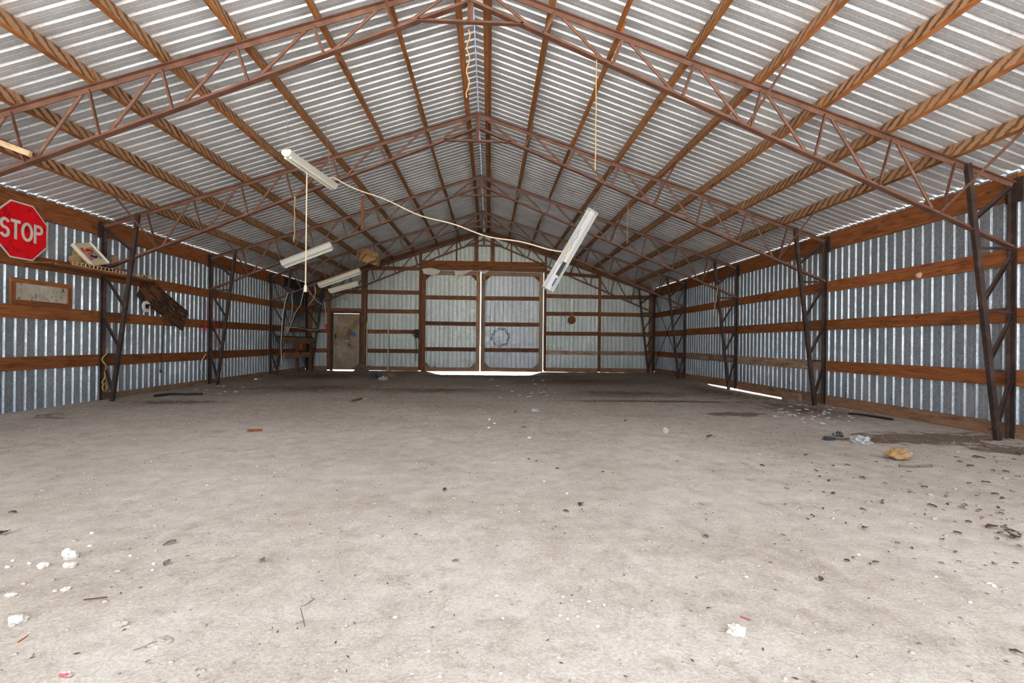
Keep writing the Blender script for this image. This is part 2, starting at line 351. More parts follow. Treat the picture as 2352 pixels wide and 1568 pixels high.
xs, ys = [], []
x = -6.9
while x <= 6.91: xs.append(x); x += 0.05
y = YF - 1.5
while y < 18.2:
    ys.append(y); y += 0.04 if 1.0 < y < 4 else (0.06 if y < 8 else 0.09)
fm = MB(); nx = len(xs)
for yy in ys:
    for xx in xs: fm.v.append(Vector((xx, yy, fz(xx, yy))))
fm.f = [(j * nx + i, j * nx + i + 1, (j + 1) * nx + i + 1, (j + 1) * nx + i) for j in range(len(ys) - 1) for i in range(nx - 1)]
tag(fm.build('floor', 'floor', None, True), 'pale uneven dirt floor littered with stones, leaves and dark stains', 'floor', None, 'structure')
gm = MB(); gm.add([(-150, -150, -0.26), (150, -150, -0.26), (150, 150, -0.26), (-150, 150, -0.26)], [(0, 1, 2, 3)])
tag(gm.build('ground', 'yard'), 'sunlit gravel and grass ground outside the shed', 'ground', None, 'structure')

# ------------------------------------------------------------------ corrugated sheets
def sheet_profile(n):
    """flat pans with narrow ribs pushed outwards (+w), n pitches wide plus one lapped rib"""
    p = []
    for i in range(n + 1):
        c = i * PITCH
        p += [(c - 0.0235, 0.0), (c - 0.009, 0.021), (c + 0.009, 0.021), (c + 0.0235, 0.0)]
        if i < n:  # shallow stiffening bead in the middle of each pan
            p += [(c + PITCH / 2 - 0.006, 0.0), (c + PITCH / 2, 0.0016), (c + PITCH / 2 + 0.006, 0.0)]
    return p
def sheet(name, parent, origin, eu, ev, ew, n, v0, v1, mat, cuts=2, cut=None):
    """n-pitch sheet: ribs spaced along eu, running along ev from v0 to v1, ribs pushed along ew"""
    pr = sheet_profile(n); m = MB(); o, eu, ev, ew = map(Vector, (origin, eu, ev, ew)); k = len(pr)
    j = rnd.uniform(0.0, 0.003)
    for c in range(cuts + 1):
        for i, (u, q) in enumerate(pr):
            a = v0; b = v1(u) if callable(v1) else v1
            if callable(v0): a = v0(u)
            lift = (0.004 if i < 4 else 0.0) + j
            m.v.append(o + eu * u + ev * (a + (b - a) * c / cuts) + ew * (q + lift))
    flip = eu.cross(ev).dot(ew) > 0
    for c in range(cuts):
        for i in range(k - 1):
            f = (c * k + i, c * k + i + 1, (c + 1) * k + i + 1, (c + 1) * k + i)
            m.f.append(f[::-1] if flip else f)
    return m.build(name, mat, parent)

ceiling = struct('ceiling', 'pitched underside of the galvanised metal roof on timber purlins', 'ceiling')
slope_len = 6.35 / COS
NP = 6; SW = NP * PITCH
for side in (-1, 1):
    yy = YF - 0.2
    while yy < YB + 0.25:
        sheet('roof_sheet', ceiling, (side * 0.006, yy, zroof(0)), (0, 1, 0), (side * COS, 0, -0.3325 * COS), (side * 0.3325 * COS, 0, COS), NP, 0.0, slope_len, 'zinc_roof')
        yy += SW
rc = MB(); rc.add([(-0.22, YF - .2, zroof(.22) + 0.05), (0, YF - .2, zroof(0) + 0.05), (0.22, YF - .2, zroof(.22) + 0.05), (-0.22, YB + .4, zroof(.22) + 0.05), (0, YB + .4, zroof(0) + 0.05), (0.22, YB + .4, zroof(.22) + 0.05)], [(0, 1, 4, 3), (1, 2, 5, 4)])
rc.build('ridge_cap', 'zinc_roof', ceiling)

wall_left = struct('wall_left', 'galvanised corrugated side wall with brown timber girts, carrying the stop sign', 'wall')
wall_right = struct('wall_right', 'galvanised corrugated side wall with brown timber girts and gaps of daylight at its foot', 'wall')
wall_back = struct('wall_back', 'corrugated metal end wall around the sliding doors', 'wall')
for side, wl, mt in ((-1, wall_left, 'zinc_left'), (1, wall_right, 'zinc_wall')):
    yy = YF
    while yy < YB - 0.1:
        n = min(NP, int(round((YB - yy) / PITCH)))
        lo = 0.05 if side > 0 else (0.0 if yy < 9 else 0.06)
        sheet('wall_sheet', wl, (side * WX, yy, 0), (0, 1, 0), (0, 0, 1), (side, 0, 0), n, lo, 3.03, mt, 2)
        yy += SW
# back wall sheets: left of the service door, above it, between, above the sliding doors, right
def back_sheets(x0, x1, z0, top=None):
    xx = x0
    while xx < x1 - 0.03:
        n = max(1, min(NP, int(round((x1 - xx) / PITCH))))
        tp = (lambda u, xx=xx: (zroof(xx + u) + 0.018)) if top is None else top
        sheet('wall_sheet', wall_back, (xx, YB, 0), (1, 0, 0), (0, 0, 1), (0, 1, 0), n, z0, tp, 'zinc_back')
        xx += n * PITCH
back_sheets(-6.15, -5.30, 0.06); back_sheets(-5.30, -4.22, 2.06); back_sheets(-4.22, -2.2, 0.06)
back_sheets(-2.2, 2.16, 3.52); back_sheets(2.16, 6.15, 0.06)

for cx in (-1, 1):
    MB().aabb(cx * 6.20 - 0.055, cx * 6.20 + 0.055, YB - 0.14, YB + 0.09, -0.1, 3.05).build('corner_flashing', 'zinc_back', wall_back)
# girts, eave beams, splash boards (one board per bay)
YS = [YF] + [2.128] + TY
for side, wl in ((-1, wall_left), (1, wall_right)):
    X = side * (WX - 0.022); zs = (2.08, 1.383, 0.677) if side < 0 else (2.06, 1.40, 0.695)
    for i in range(len(YS) - 1):
        a, b = YS[i] + 0.01, YS[i + 1] - 0.01
        for z in zs:
            dz = rnd.uniform(-0.012, 0.012); dz2 = rnd.uniform(-0.012, 0.012)
            board('girt', (X, a, z + dz), (X, b, z + dz2), 0.038, rnd.choice((0.176, 0.182, 0.17)), 'stained' if (side > 0 and z < 1 and i in (3, 4)) else 'girt', wl)
        e_ = X - side * 0.003
        if side < 0 and i == len(YS) - 2:
            board('eave_beam', (e_, a, 2.845), (e_, a + 0.95, 2.845), 0.042, 0.286, 'girt', wl); board('eave_beam', (e_, a + 0.95, 2.845), (e_, b, 2.845), 0.042, 0.286, 'char', wl)
        else: board('eave_beam', (e_, a, 2.845), (e_, b, 2.845), 0.042, 0.286, 'girt', wl)
        if side > 0:
            tilt = {4: -0.02, 5: 0.0}.get(i, 0.0)
            board('splash_board', (X, a, 0.085 + (0.0 if i < 4 else 0.01)), (X, b, 0.085 + tilt), 0.04, 0.19, 'skirt', wl)
        elif i >= 3:
            board('splash_board', (X, a, 0.045), (X, b, 0.05), 0.04, 0.15, 'palewood', wl)
# rod bracing in the far bay of both walls and in the roof
for side, wl in ((-1, wall_left), (1, wall_right)):
    X = side * 6.03
    for a, b in (((X, TY[3], 2.75), (X, 17.0, 0.1)), ((X, TY[3], 0.1), (X, 17.0, 2.75))):
        MB().tube([a, b], 0.011, 6).build('brace_rod', 'steel_col', wl)

# back wall framing
Yg = YB - 0.022
for x0, x1 in ((-4.07, -2.26), (2.24, 4.1), (4.19, 6.0)):
    for z in (2.75 if x0 < 0 else 2.70, 2.08, 1.375, 0.69):
        board('girt', (x0, Yg, z + rnd.uniform(-.01, .01)), (x1, Yg, z + rnd.uniform(-.01, .01)), 0.04, 0.14, 'stained' if (z < 0.8 and x0 > 0) else 'darkwood', wall_back)
    board('splash_board', (x0, Yg, 0.085), (x1, Yg, 0.075), 0.04, 0.15, 'skirt', wall_back)
for z in (2.75, 2.08, 1.375, 0.69): board('girt', (-6.0, Yg, z), (-5.42, Yg, z), 0.04, 0.14, 'darkwood', wall_back)
for z in (2.75, 2.10): board('girt', (-5.30, Yg, z), (-4.22, Yg, z), 0.04, 0.14, 'darkwood', wall_back)
board('splash_board', (-6.0, Yg, 0.075), (-5.42, Yg, 0.075), 0.04, 0.15, 'skirt', wall_back)
for x, wd in ((-5.36, 0.11), (-4.20, 0.10), (-4.09, 0.07), (-2.215, 0.09), (2.2, 0.07), (4.145, 0.09), (-6.0, 0.14), (6.02, 0.16)):
    board('stud', (x, Yg - 0.03, 0.02), (x, Yg - 0.03, min(zroof(x) - 0.12, 9)), wd, 0.05, 'darkwood', wall_back, up=(0, 1, 0))
for x, wd in ((-0.27, 0.13), (0.31, 0.13), (-0.96, 0.05), (0.97, 0.05)):
    board('gable_stud', (x, Yg - 0.02, 3.66), (x, Yg - 0.02, zroof(x) - 0.14), wd, 0.05, 'darkwood', wall_back, up=(0, 1, 0))
board('header_beam', (-2.18, Yg - 0.045, 3.80), (2.17, Yg - 0.045, 3.80), 0.05, 0.17, 'girt', wall_back)
board('header_beam', (-2.18, Yg - 0.04, 3.64), (2.17, Yg - 0.04, 3.62), 0.05, 0.15, 'darkwood', wall_back)
board('girt', (-4.07, Yg, 3.58), (-2.26, Yg, 3.60), 0.04, 0.13, 'darkwood', wall_back); board('girt', (2.24, Yg, 3.55), (4.1, Yg, 3.42), 0.04, 0.12, 'darkwood', wall_back)
for side in (-1, 1):
    board('rake_beam', (side * 0.05, Yg - 0.05, zroof(0.05) - 0.13), (side * 6.0, Yg - 0.05, zroof(6.0) - 0.13), 0.045, 0.20, 'darkwood', wall_back)

# purlins, lapped side by side over each truss
PX = [0.17, 0.88, 1.62, 2.40, 3.15, 3.87, 4.63, 5.36]
for side in (-1, 1):
    for pi, px in enumerate(PX):
        for i in range(len(YS) - 1):
            a, b = YS[i] + 0.002, YS[i + 1] - (0.002 if i < len(YS) - 2 else -0.12)
            off = rnd.uniform(-0.014, 0.014)
            if pi == 0: off *= 0.3
            x = side * (px + off); zc = zroof(x) - 0.082; nrm = Vector((side * 0.3325 * COS, 0, COS))
            dp = 0.152
            c = Vector((x, 0, zc)); sw = rnd.uniform(-0.012, 0.012)
            if side > 0 and pi == 2 and i == 4: a = b - 1.15      # this board has broken off; only its end is left
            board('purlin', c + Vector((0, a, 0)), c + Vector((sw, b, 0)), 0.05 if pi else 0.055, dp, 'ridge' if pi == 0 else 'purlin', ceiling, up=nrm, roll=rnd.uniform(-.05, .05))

# ------------------------------------------------------------------ steel truss frames
def build_truss(name, label):
    Yk = TY[0]; t = thing(name, (0, Yk, 0), label, 'truss', 'rust-red steel truss frames')
    def V(x, z, dy=0.0): return (x, Yk + dy, z)
    for s in (-1, 1):
        up = Vector((s * 0.3325 * COS, 0, COS)); dn = -up
        MB().ell(V(s * 6.06, ztop(6.06) + 0.035), V(0, ztop(0) + 0.035), dn, (0, -1, 0), 0.055, 0.045).ell(V(s * 6.06, ztop(6.06) + 0.035), V(0, ztop(0) + 0.035), dn, (0, 1, 0), 0.055, 0.03).build('top_chord', 'steel', t)
        ub = Vector((s * 0.411, 0, 1)).normalized()
        MB().ell(V(s * 6.06, zbot(6.06) - 0.03), V(0, zbot(0) - 0.03), ub, (0, -1, 0), 0.048, 0.040).ell(V(s * 6.06, zbot(6.06) - 0.03), V(0, zbot(0) - 0.03), ub, (0, 1, 0), 0.048, 0.03).build('bottom_chord', 'steel', t)
        xt = [0.88, 1.62, 2.40, 3.15, 3.87, 4.63, 5.36]; xb = [0.77, 1.51, 2.28, 3.04, 3.76, 4.49, 5.21]
        for i in range(7):
            MB().ell(V(s * xt[i], ztop(xt[i])), V(s * xb[i], zbot(xb[i])), (0, -1, 0), (s, 0, 0), 0.034, 0.034, 0.005).build('web_strut', 'steel', t)
            tx = (xt[i - 1] + 0.09) if i else 0.11
            MB().tube([V(s * (xb[i] - 0.06), zbot(xb[i] - 0.06), 0.012), V(s * tx, ztop(tx), 0.012)], 0.0175, 8).build('web_diagonal', 'steel', t)
        MB().ell(V(s * 6.085, 0.0, 0.035), V(s * 6.085, 2.93, 0.035), (0, -1, 0), (-s, 0, 0), 0.055, 0.05, 0.006).build('column_post', 'steel_col', t)
        MB().ell(V(s * 5.86, -0.02, -0.045), V(s * 5.48, ztop(5.48) + 0.03, -0.045), (0, 1, 0), (s, 0, 0), 0.05, 0.055, 0.006).build('column_leg', 'steel_col', t)
        def xl(z): return 5.87 - 0.125 * z
        for z in (2.13, 1.42, 0.76): MB().ell(V(s * 6.05, z), V(s * xl(z), z), (0, 0, 1), (0, -1, 0), 0.03, 0.03, 0.005).build('column_rung', 'steel_col', t)
        for z0, z1 in ((2.06, 1.48), (1.36, 0.82), (0.68, 0.06)): MB().ell(V(s * 6.05, z0), V(s * xl(z1), z1), (0, 0, 1), (0, -1, 0), 0.034, 0.034, 0.005).build('column_diagonal', 'steel_col', t)
        MB().ell(V(s * 6.04, 2.82), V(s * 5.60, 2.44), (0, 0, 1), (0, -1, 0), 0.045, 0.045, 0.006).build('knee_brace', 'steel_col', t)
        MB().aabb(s * 6.085 - 0.012, s * 6.085 + 0.012, Yk - 0.09, Yk + 0.09, 2.66, 2.93).build('clip_plate', 'steel_col', t)
        MB().tube([V(s * 5.22, zbot(5.22) + 0.02), (s * 5.34, Yk - 0.78, zroof(5.34) - 0.14)], 0.014, 6).build('flange_brace', 'steel', t)
    MB().ell(V(-0.56, 4.40), V(0.56, 4.40), (0, 0, 1), (0, -1, 0), 0.05, 0.05).build('tie_bar', 'steel', t)
    MB().ell(V(-0.03, 4.40, -0.02), V(-0.03, 4.90, -0.02), (1, 0, 0), (0, -1, 0), 0.06, 0.05).build('king_post', 'steel', t)
    MB().tube([V(-0.80, zbot(.8) + .02), (-0.90, Yk - 0.75, zroof(.9) - 0.14)], 0.014, 6).build('flange_brace', 'steel', t)
    MB().tube([V(3.02, zbot(3.02) + .02), (3.13, Yk - 0.75, zroof(3.13) - 0.14)], 0.014, 6).build('flange_brace', 'steel', t)
    return t
trusses = [build_truss('truss_frame', 'rust-red steel truss frame with a pale wood scrap lodged on its bottom chord')]
for k, lb in ((1, 'rust-red steel truss frame whose column stands under the tipped cola sign'),
              (2, 'rust-red steel truss frame whose column stands past the dark hanging plank'),
              (3, 'rust-red steel truss frame whose column stands beside the charred workbench'),
              (4, 'rust-red steel truss frame set against the back wall over the sliding doors')):
    src = trusses[0]; c = src.copy(); COL.objects.link(c); c.location = (0, TY[k], 0); c['label'] = lb; BASE[c.name] = Vector((0, TY[k], 0))
    for ch in src.children:
        d = ch.copy(); COL.objects.link(d); d.parent = c
    trusses.append(c)

# ------------------------------------------------------------------ sliding doors, service door
def leaf(name, x0, x1, label, zm='zinc_back'):
    d = struct(name, label, 'door'); Yd = YB + 0.06; z0, z1 = 0.0, 3.535; yf = Yd - 0.05
    n = int((x1 - x0 - 0.02) / PITCH)
    sheet('door_sheet', d, (x0 + 0.03, Yd, 0), (1, 0, 0), (0, 0, 1), (0, 1, 0), NP, z0 + 0.02, z1, zm); sheet('door_sheet', d, (x0 + 0.03 + SW, Yd, 0), (1, 0, 0), (0, 0, 1), (0, 1, 0), n - NP, z0 + 0.02, z1, zm)
    sw = 0.14
    for x in (x0 + sw / 2, x1 - sw / 2): board('stile', (x, yf, z0), (x, yf, z1), sw, 0.045, 'palewood' if x > 1.5 or abs(x) < 0.3 else 'darkwood', d, up=(0, 1, 0))
    for z, m_, h in ((z1 - 0.07, 'palewood', 0.14), (2.60, 'darkwood', 0.14), (1.68, 'darkwood', 0.14), (0.77, 'darkwood', 0.14), (z0 + 0.07, 'skirt', 0.14)):
        board('rail', (x0 + sw, yf, z + rnd.uniform(-.008, .008)), (x1 - sw, yf, z + rnd.uniform(-.008, .008)), 0.045, h, m_, d)
    for cx, cz, sx, sz in ((x0 + sw, z0 + 0.14, 1, 1), (x1 - sw, z0 + 0.14, -1, 1), (x0 + sw, z1 - 0.14, 1, -1), (x1 - sw, z1 - 0.14, -1, -1)):
        pts = [(0, 0), (0.20 * sx, 0), (0, 0.20 * sz)]
        if sx * sz < 0: pts = pts[::-1]
        MB().prism(pts, (cx, yf - 0.026, cz), (1, 0, 0), (0, 0, 1), 0.02).build('corner_gusset', 'palewood' if cz < 1 else 'darkwood', d)
    return d
leaf('door_1', -2.175, -0.112, 'sliding door leaf of corrugated metal on a timber frame, beside the service door')
dr = leaf('door_2', -0.082, 2.125, 'sliding door leaf with a dark ring-shaped smudge and daylight beside its outer stile', 'zinc_ring')

def door_mat():
    k = NT('stained_service_door'); o = k.pos((1, 1, 1)); n = k.noise(o, 2.4, 6, 0.65, 0.3)
    col = k.ramp(n, [(0.30, (0.155, 0.095, 0.042)), (0.50, (0.30, 0.22, 0.13)), (0.72, (0.42, 0.38, 0.31))])
    for (cx, cz, rx, rz, c) in ((-4.52, 1.27, 0.11, 0.09, (0.02, 0.13, 0.30)), (-4.66, 1.33, 0.10, 0.16, (0.16, 0.05, 0.06)), (-4.64, 0.90, 0.09, 0.05, (0.10, 0.03, 0.05)), (-4.74, 1.03, 0.06, 0.025, (0.7, 0.68, 0.62))):
        v = k.vmath('MULTIPLY', k.vmath('SUBTRACT', k.geo.outputs['Position'], (cx, 0, cz)), (1 / rx, 0, 1 / rz)); d = k.math('ADD', k.vmath('LENGTH', v, (0, 0, 0)), k.math('MULTIPLY', k.math('SUBTRACT', k.noise(o, 14, 4), 0.5), 1.6))
        col = k.mix(k.ramp(d, [(0.75, 0.85), (1.0, 0.0)]), col, c)
    return k.done(col, 0.6)
MT['door'] = door_mat()
d3 = struct('door_3', 'stained tan service door with blue and maroon paint smears', 'door')
MB().aabb(-5.208, -4.312, YB - 0.03, YB + 0.015, 0.03, 1.982).build('door_leaf', 'door', d3)
for x0, x1, z0, z1 in ((-5.30, -5.225, 0.0, 2.06), (-4.305, -4.24, 0.0, 2.06), (-5.225, -4.305, 1.99, 2.06)):
    MB().aabb(x0, x1, YB - 0.07, YB + 0.03, z0, z1).build('door_jamb', 'steel_col', d3)
hd = MB().aabb(-5.17, -5.10, YB - 0.045, YB - 0.03, 1.12, 1.28).tube([(-5.13, YB - 0.03, 1.06), (-5.13, YB - 0.09, 1.06)], 0.022, 8)
hd.build('door_handle', 'steel_col', d3)
# torn white plastic caught on the sliding-door track
MT['plastic'] = plain('torn_white_sheet', (0.70, 0.66, 0.60), 0.6, 0, 0.15, 5)
def rag(name, pix, Y, label, cat='sheet'):
    m = MB(); n = len(pix); c = Vector((0, 0, 0)); ps = []
    for i, (u, v) in enumerate(pix):
        p = onY(u, v, Y); p.y += rnd.uniform(-0.03, 0.0); ps.append(p); c += p
    c /= n; c.y -= 0.05
    vs = ps + [p + Vector((0, 0.006, 0)) for p in ps] + [c, c + Vector((0, 0.006, 0))]
    fs = [(i, (i + 1) % n, 2 * n) for i in range(n)] + [((i + 1) % n + n, i + n, 2 * n + 1) for i in range(n)] + [(i, i + n, (i + 1) % n + n, (i + 1) % n) for i in range(n)]
    m.add(vs, fs); return tag(m.build(name, 'plastic'), label, cat)
rag('torn_plastic', [(970.5, 617), (990, 615), (1011, 620), (1009, 627), (999, 632), (985, 631), (973, 628)], YB - 0.16, 'crumpled white plastic hanging at the outer end of the door header')
rag('torn_plastic', [(1044, 620), (1052, 623), (1060, 621), (1086, 620), (1068, 630), (1056, 634), (1053, 625), (1049, 636), (1046, 646), (1045, 634)], YB - 0.16, 'torn white plastic with a long dangling strip, on the door header')
rag('torn_plastic', [(1099, 619), (1110, 622), (1124, 620), (1117, 627), (1110, 629)], YB - 0.16, 'small scrap of torn white plastic above the gap between the sliding doors')

# ------------------------------------------------------------------ stop sign
XW = -6.075
ss = thing('stop_sign', (XW, 6.85, 2.465), 'red octagonal stop sign nailed to the eave beam and girt', 'sign')
EX, EZ = (0, 1, 0), (0, 0, 1)
def octo(r): return [(r * math.cos(math.pi / 8 + i * math.pi / 4), r * math.sin(math.pi / 8 + i * math.pi / 4)) for i in range(8)]
SC = Vector((XW, 6.85, 2.465)); RO = 0.381 / math.cos(math.pi / 8)
MT['sign_white'] = spotted('sign_white', (0.74, 0.72, 0.66), (0.45, 0.42, 0.36), 0.70, 14, 0.45)
MT['sign_red'] = spotted('sign_red', (0.86, 0.004, 0.014), (0.26, 0.003, 0.006), 0.60, 7, 0.4)
MB().prism(octo(RO), SC, EX, EZ, 0.004).build('sign_plate', 'sign_white', ss)
MB().prism(octo(RO - 0.022), SC + Vector((0.004, 0, 0)), EX, EZ, 0.0015).build('red_face', 'sign_red', ss)
def arc(cx, cy, rx, ry, a0, a1, n=14): return [(cx + rx * math.cos(math.radians(a0 + (a1 - a0) * i / n)), cy + ry * math.sin(math.radians(a0 + (a1 - a0) * i / n))) for i in range(n + 1)]
LH, LW, SWD = 0.262, 0.112, 0.041; h2, w2 = LH / 2 - SWD / 2, LW / 2 - SWD / 2 + 0.012
letters = {
 'S': [arc(0, h2 / 2, w2, h2 / 2, 20, 90, 6) + arc(0, h2 / 2, w2, h2 / 2, 90, 250, 12) + [(0.0, 0.0)] + arc(0, -h2 / 2, w2, h2 / 2, 70, -90, 12) + arc(0, -h2 / 2, w2, h2 / 2, -90, -160, 6)],
 'T': [[(-w2 - 0.02, h2), (w2 + 0.02, h2)], [(0, h2), (0, -h2 - SWD / 2)]],
 'P': [[(-w2, h2 + SWD / 2), (-w2, -h2 - SWD / 2)], [(-w2, h2), (0.0, h2)] + arc(0.0, h2 / 2 + 0.006, w2 + 0.004, h2 / 2 - 0.006, 90, -90, 12) + [(-w2, 0.012)]]}
def dedupe(p):
    q = []
    for a in p:
        if not q or math.hypot(a[0] - q[-1][0], a[1] - q[-1][1]) > 1e-4: q.append(a)
    return q
for ch, cy in (('S', -0.232), ('T', -0.088), ('O', 0.075), ('P', 0.238)):
    m = MB(); o = SC + Vector((0.0056, cy, 0.0))
    if ch == 'O': m.stroke(arc(0, 0, w2 + 0.018, h2, 0, 360, 32)[:-1], SWD, o, EX, EZ, 0.0006, True)
    else:
        for q_, st in enumerate(letters[ch]): m.stroke(dedupe(st), SWD, o, EX, EZ, 0.0006 + 0.0005 * q_)
    m.build('letter', 'sign_white', ss)

# ------------------------------------------------------------------ left wall: shelf, cola sign and its neighbours
zs_ = 2.085
sh = thing('wall_shelf', (-5.95, 8.2, zs_), 'rough wooden shelf laid along the girt under the tipped cola sign', 'shelf')
board('shelf_board', (-5.90, 6.9, zs_ - 0.03), (-5.89, 9.1, zs_ - 0.03), 0.36, 0.02, 'darkwood', sh)
board('edge_strip', (-5.715, 6.95, zs_ - 0.035), (-5.70, 9.05, zs_ - 0.03), 0.022, 0.035, 'girt', sh)
lt = thing('lattice_strip', (-5.72, 8.1, zs_), 'long thin wooden lattice strip with square openings, standing on the shelf edge', 'lattice')
LA, LB_ = Vector((-5.722, 7.235, zs_ - 0.008)), Vector((-5.715, 8.99, zs_ - 0.008))
board('lattice_rail', LA, LB_, 0.012, 0.01, 'freshwood', lt); board('lattice_rail', LA + Vector((0, 0, 0.052)), LB_ + Vector((0, 0, 0.045)), 0.012, 0.01, 'freshwood', lt)
for i in range(25):
    t = i / 24; p = LA.lerp(LB_, t); h = 0.052 - 0.007 * t
    board('lattice_bar', p + Vector((0, 0, 0.005)), p + Vector((0, 0, h - 0.005)), 0.012, 0.010, 'freshwood', lt, up=(0, 1, 0))
# cola sign: a shallow cream light box leaning back on its shelf
PT = [onX(166, 562.7, -6.01), onX(206.8, 553, -6.01)]; PB_ = [onX(211.4, 606, -5.78), onX(253, 607, -5.78)]
eu = ((PT[1] - PT[0]) + (PB_[1] - PB_[0])).normalized(); ev = ((PT[0] - PB_[0]) + (PT[1] - PB_[1])); ev = (ev - eu * ev.dot(eu)).normalized()
pc = (PT[0] + PT[1] + PB_[0] + PB_[1]) / 4; pw = ((PT[1] - PT[0]).length + (PB_[1] - PB_[0]).length) / 2; ph = ((PT[0] - PB_[0]).length + (PT[1] - PB_[1]).length) / 2
en = eu.cross(ev).normalized()
cs = thing('cola_sign', pc, 'cream light-box sign with a red and blue round PEPSI logo, tipped on the shelf', 'sign')
MT['sign_cream'] = spotted('aged_cream_plastic', (0.66, 0.56, 0.38), (0.46, 0.34, 0.18), 0.62, 5, 0.4)
MB().box(pc - en * 0.022, eu * (pw / 2), ev * (ph / 2), en * 0.018).build('sign_box', 'sign_cream', cs)
for s_ in (-1, 1): MB().box(pc + eu * (s_ * (pw / 2 - 0.012)), eu * 0.012, ev * (ph / 2), en * 0.012).build('frame_edge', 'white', cs)
lg_o = pc + en * 0.001; LWD, LHT = pw * 0.62, ph * 0.56
MT['logo_tan'] = plain('logo_tan', (0.66, 0.42, 0.22), 0.45, 0, 0.05); MT['logo_red'] = plain('logo_red', (0.50, 0.02, 0.025), 0.45, 0, 0.05)
MT['logo_blue'] = plain('logo_blue', (0.012, 0.035, 0.15), 0.45, 0, 0.05); MT['logo_teal'] = plain('logo_teal', (0.06, 0.33, 0.45), 0.45, 0, 0.05)
def rect(x0, x1, y0, y1): return [(x0, y0), (x1, y0), (x1, y1), (x0, y1)]
MB().prism(rect(-LWD / 2, LWD / 2, -LHT / 2, LHT / 2), lg_o, eu, ev, 0.001).build('logo_panel', 'logo_tan', cs)
MB().prism(rect(-LWD / 2, -LWD * 0.30, -LHT / 2, LHT / 2), lg_o + en * 0.001, eu, ev, 0.001).build('logo_bar', 'logo_red', cs)
MB().prism(rect(LWD * 0.30, LWD / 2, -LHT / 2, LHT / 2), lg_o + en * 0.001, eu, ev, 0.001).build('logo_bar', 'logo_teal', cs)
MB().prism(arc(0, 0, LWD * 0.45, LHT * 0.47, 0, 360, 32)[:-1], lg_o + en * 0.002, eu, ev, 0.001).build('logo_disc', 'logo_tan', cs)
rx, ry = LWD * 0.38, LHT * 0.42
topc = arc(0, 0, rx, ry, 18, 162, 16); wave_t = [(rx * 0.95 * (-1 + 2 * i / 10), ry * 0.31 + ry * 0.10 * math.sin((i / 10) * 2 * math.pi)) for i in range(11)]
MB().prism(wave_t + topc[1:-1], lg_o + en * 0.003, eu, ev, 0.001).build('logo_swoosh', 'logo_red', cs)
botc = arc(0, 0, rx, ry, 198, 342, 16); wave_b = [(rx * 0.95 * (1 - 2 * i / 10), -ry * 0.36 + ry * 0.10 * math.sin((1 - i / 10) * 2 * math.pi)) for i in range(11)]
MB().prism(botc + wave_b[1:-1], lg_o + en * 0.003, eu, ev, 0.001).build('logo_swoosh', 'logo_blue', cs)
def text_obj(txt, name, mat, parent, o, ex, ey, height, width=None, ext=0.0008):
    cu = bpy.data.curves.new(name, 'FONT'); cu.body = txt; cu.align_x = 'CENTER'; cu.align_y = 'CENTER'; cu.size = 1.0; cu.extrude = 0.0; cu.offset = 0.02
    tmp = bpy.data.objects.new(name, cu); me = bpy.data.meshes.new_from_object(tmp); bpy.data.objects.remove(tmp); bpy.data.curves.remove(cu)
    xs_ = [v.co.x for v in me.vertices]; ys_ = [v.co.y for v in me.vertices]; w0, h0 = max(xs_) - min(xs_), max(ys_) - min(ys_)
    cxx, cyy = (max(xs_) + min(xs_)) / 2, (max(ys_) + min(ys_)) / 2; nn = Vector(ex).cross(Vector(ey)).normalized(); bs = base_of(parent)
    sy = height / h0; sx = (width / w0) if width else sy
    for v in me.vertices: v.co = Vector(o) + Vector(ex) * ((v.co.x - cxx) * sx) + Vector(ey) * ((v.co.y - cyy) * sy) + nn * ext - bs
    me.materials.clear(); me.materials.append(MT[mat]); ob = bpy.data.objects.new(name, me); COL.objects.link(ob); ob.parent = parent; return ob
text_obj('PEPSI', 'lettering', 'navy', cs, lg_o + en * 0.0035 - ev * (LHT * 0.015), eu, ev, LHT * 0.20, LWD * 0.74)
# brown paper sack behind the cola sign
MT['sack'] = plain('brown_paper', (0.26, 0.17, 0.085), 0.9, 0, 0.3, 6)
bc = onX(186, 584, -5.98)
bag = blob((bc.x - 0.02, bc.y + 0.03, zs_ + 0.12), 0.07, 0.20, 0.15, 3, 3, 0.45, 2.0, -0.85)
tag(bag.build('paper_sack', 'sack', None, True), 'crumpled brown paper sack wedged behind the tipped cola sign', 'bag')
# tan wood block leaning on the wall beyond the cola sign
ba, bb_ = onX(262, 588, -6.07), onX(272, 620, -5.93)
tag(board('wood_block', ba, bb_ - Vector((0, 0, 0.02)), 0.035, 0.10, 'freshwood', None, up=(0, 1, 0.3)), 'short tan wood offcut leaning on the wall beyond the cola sign', 'wood')
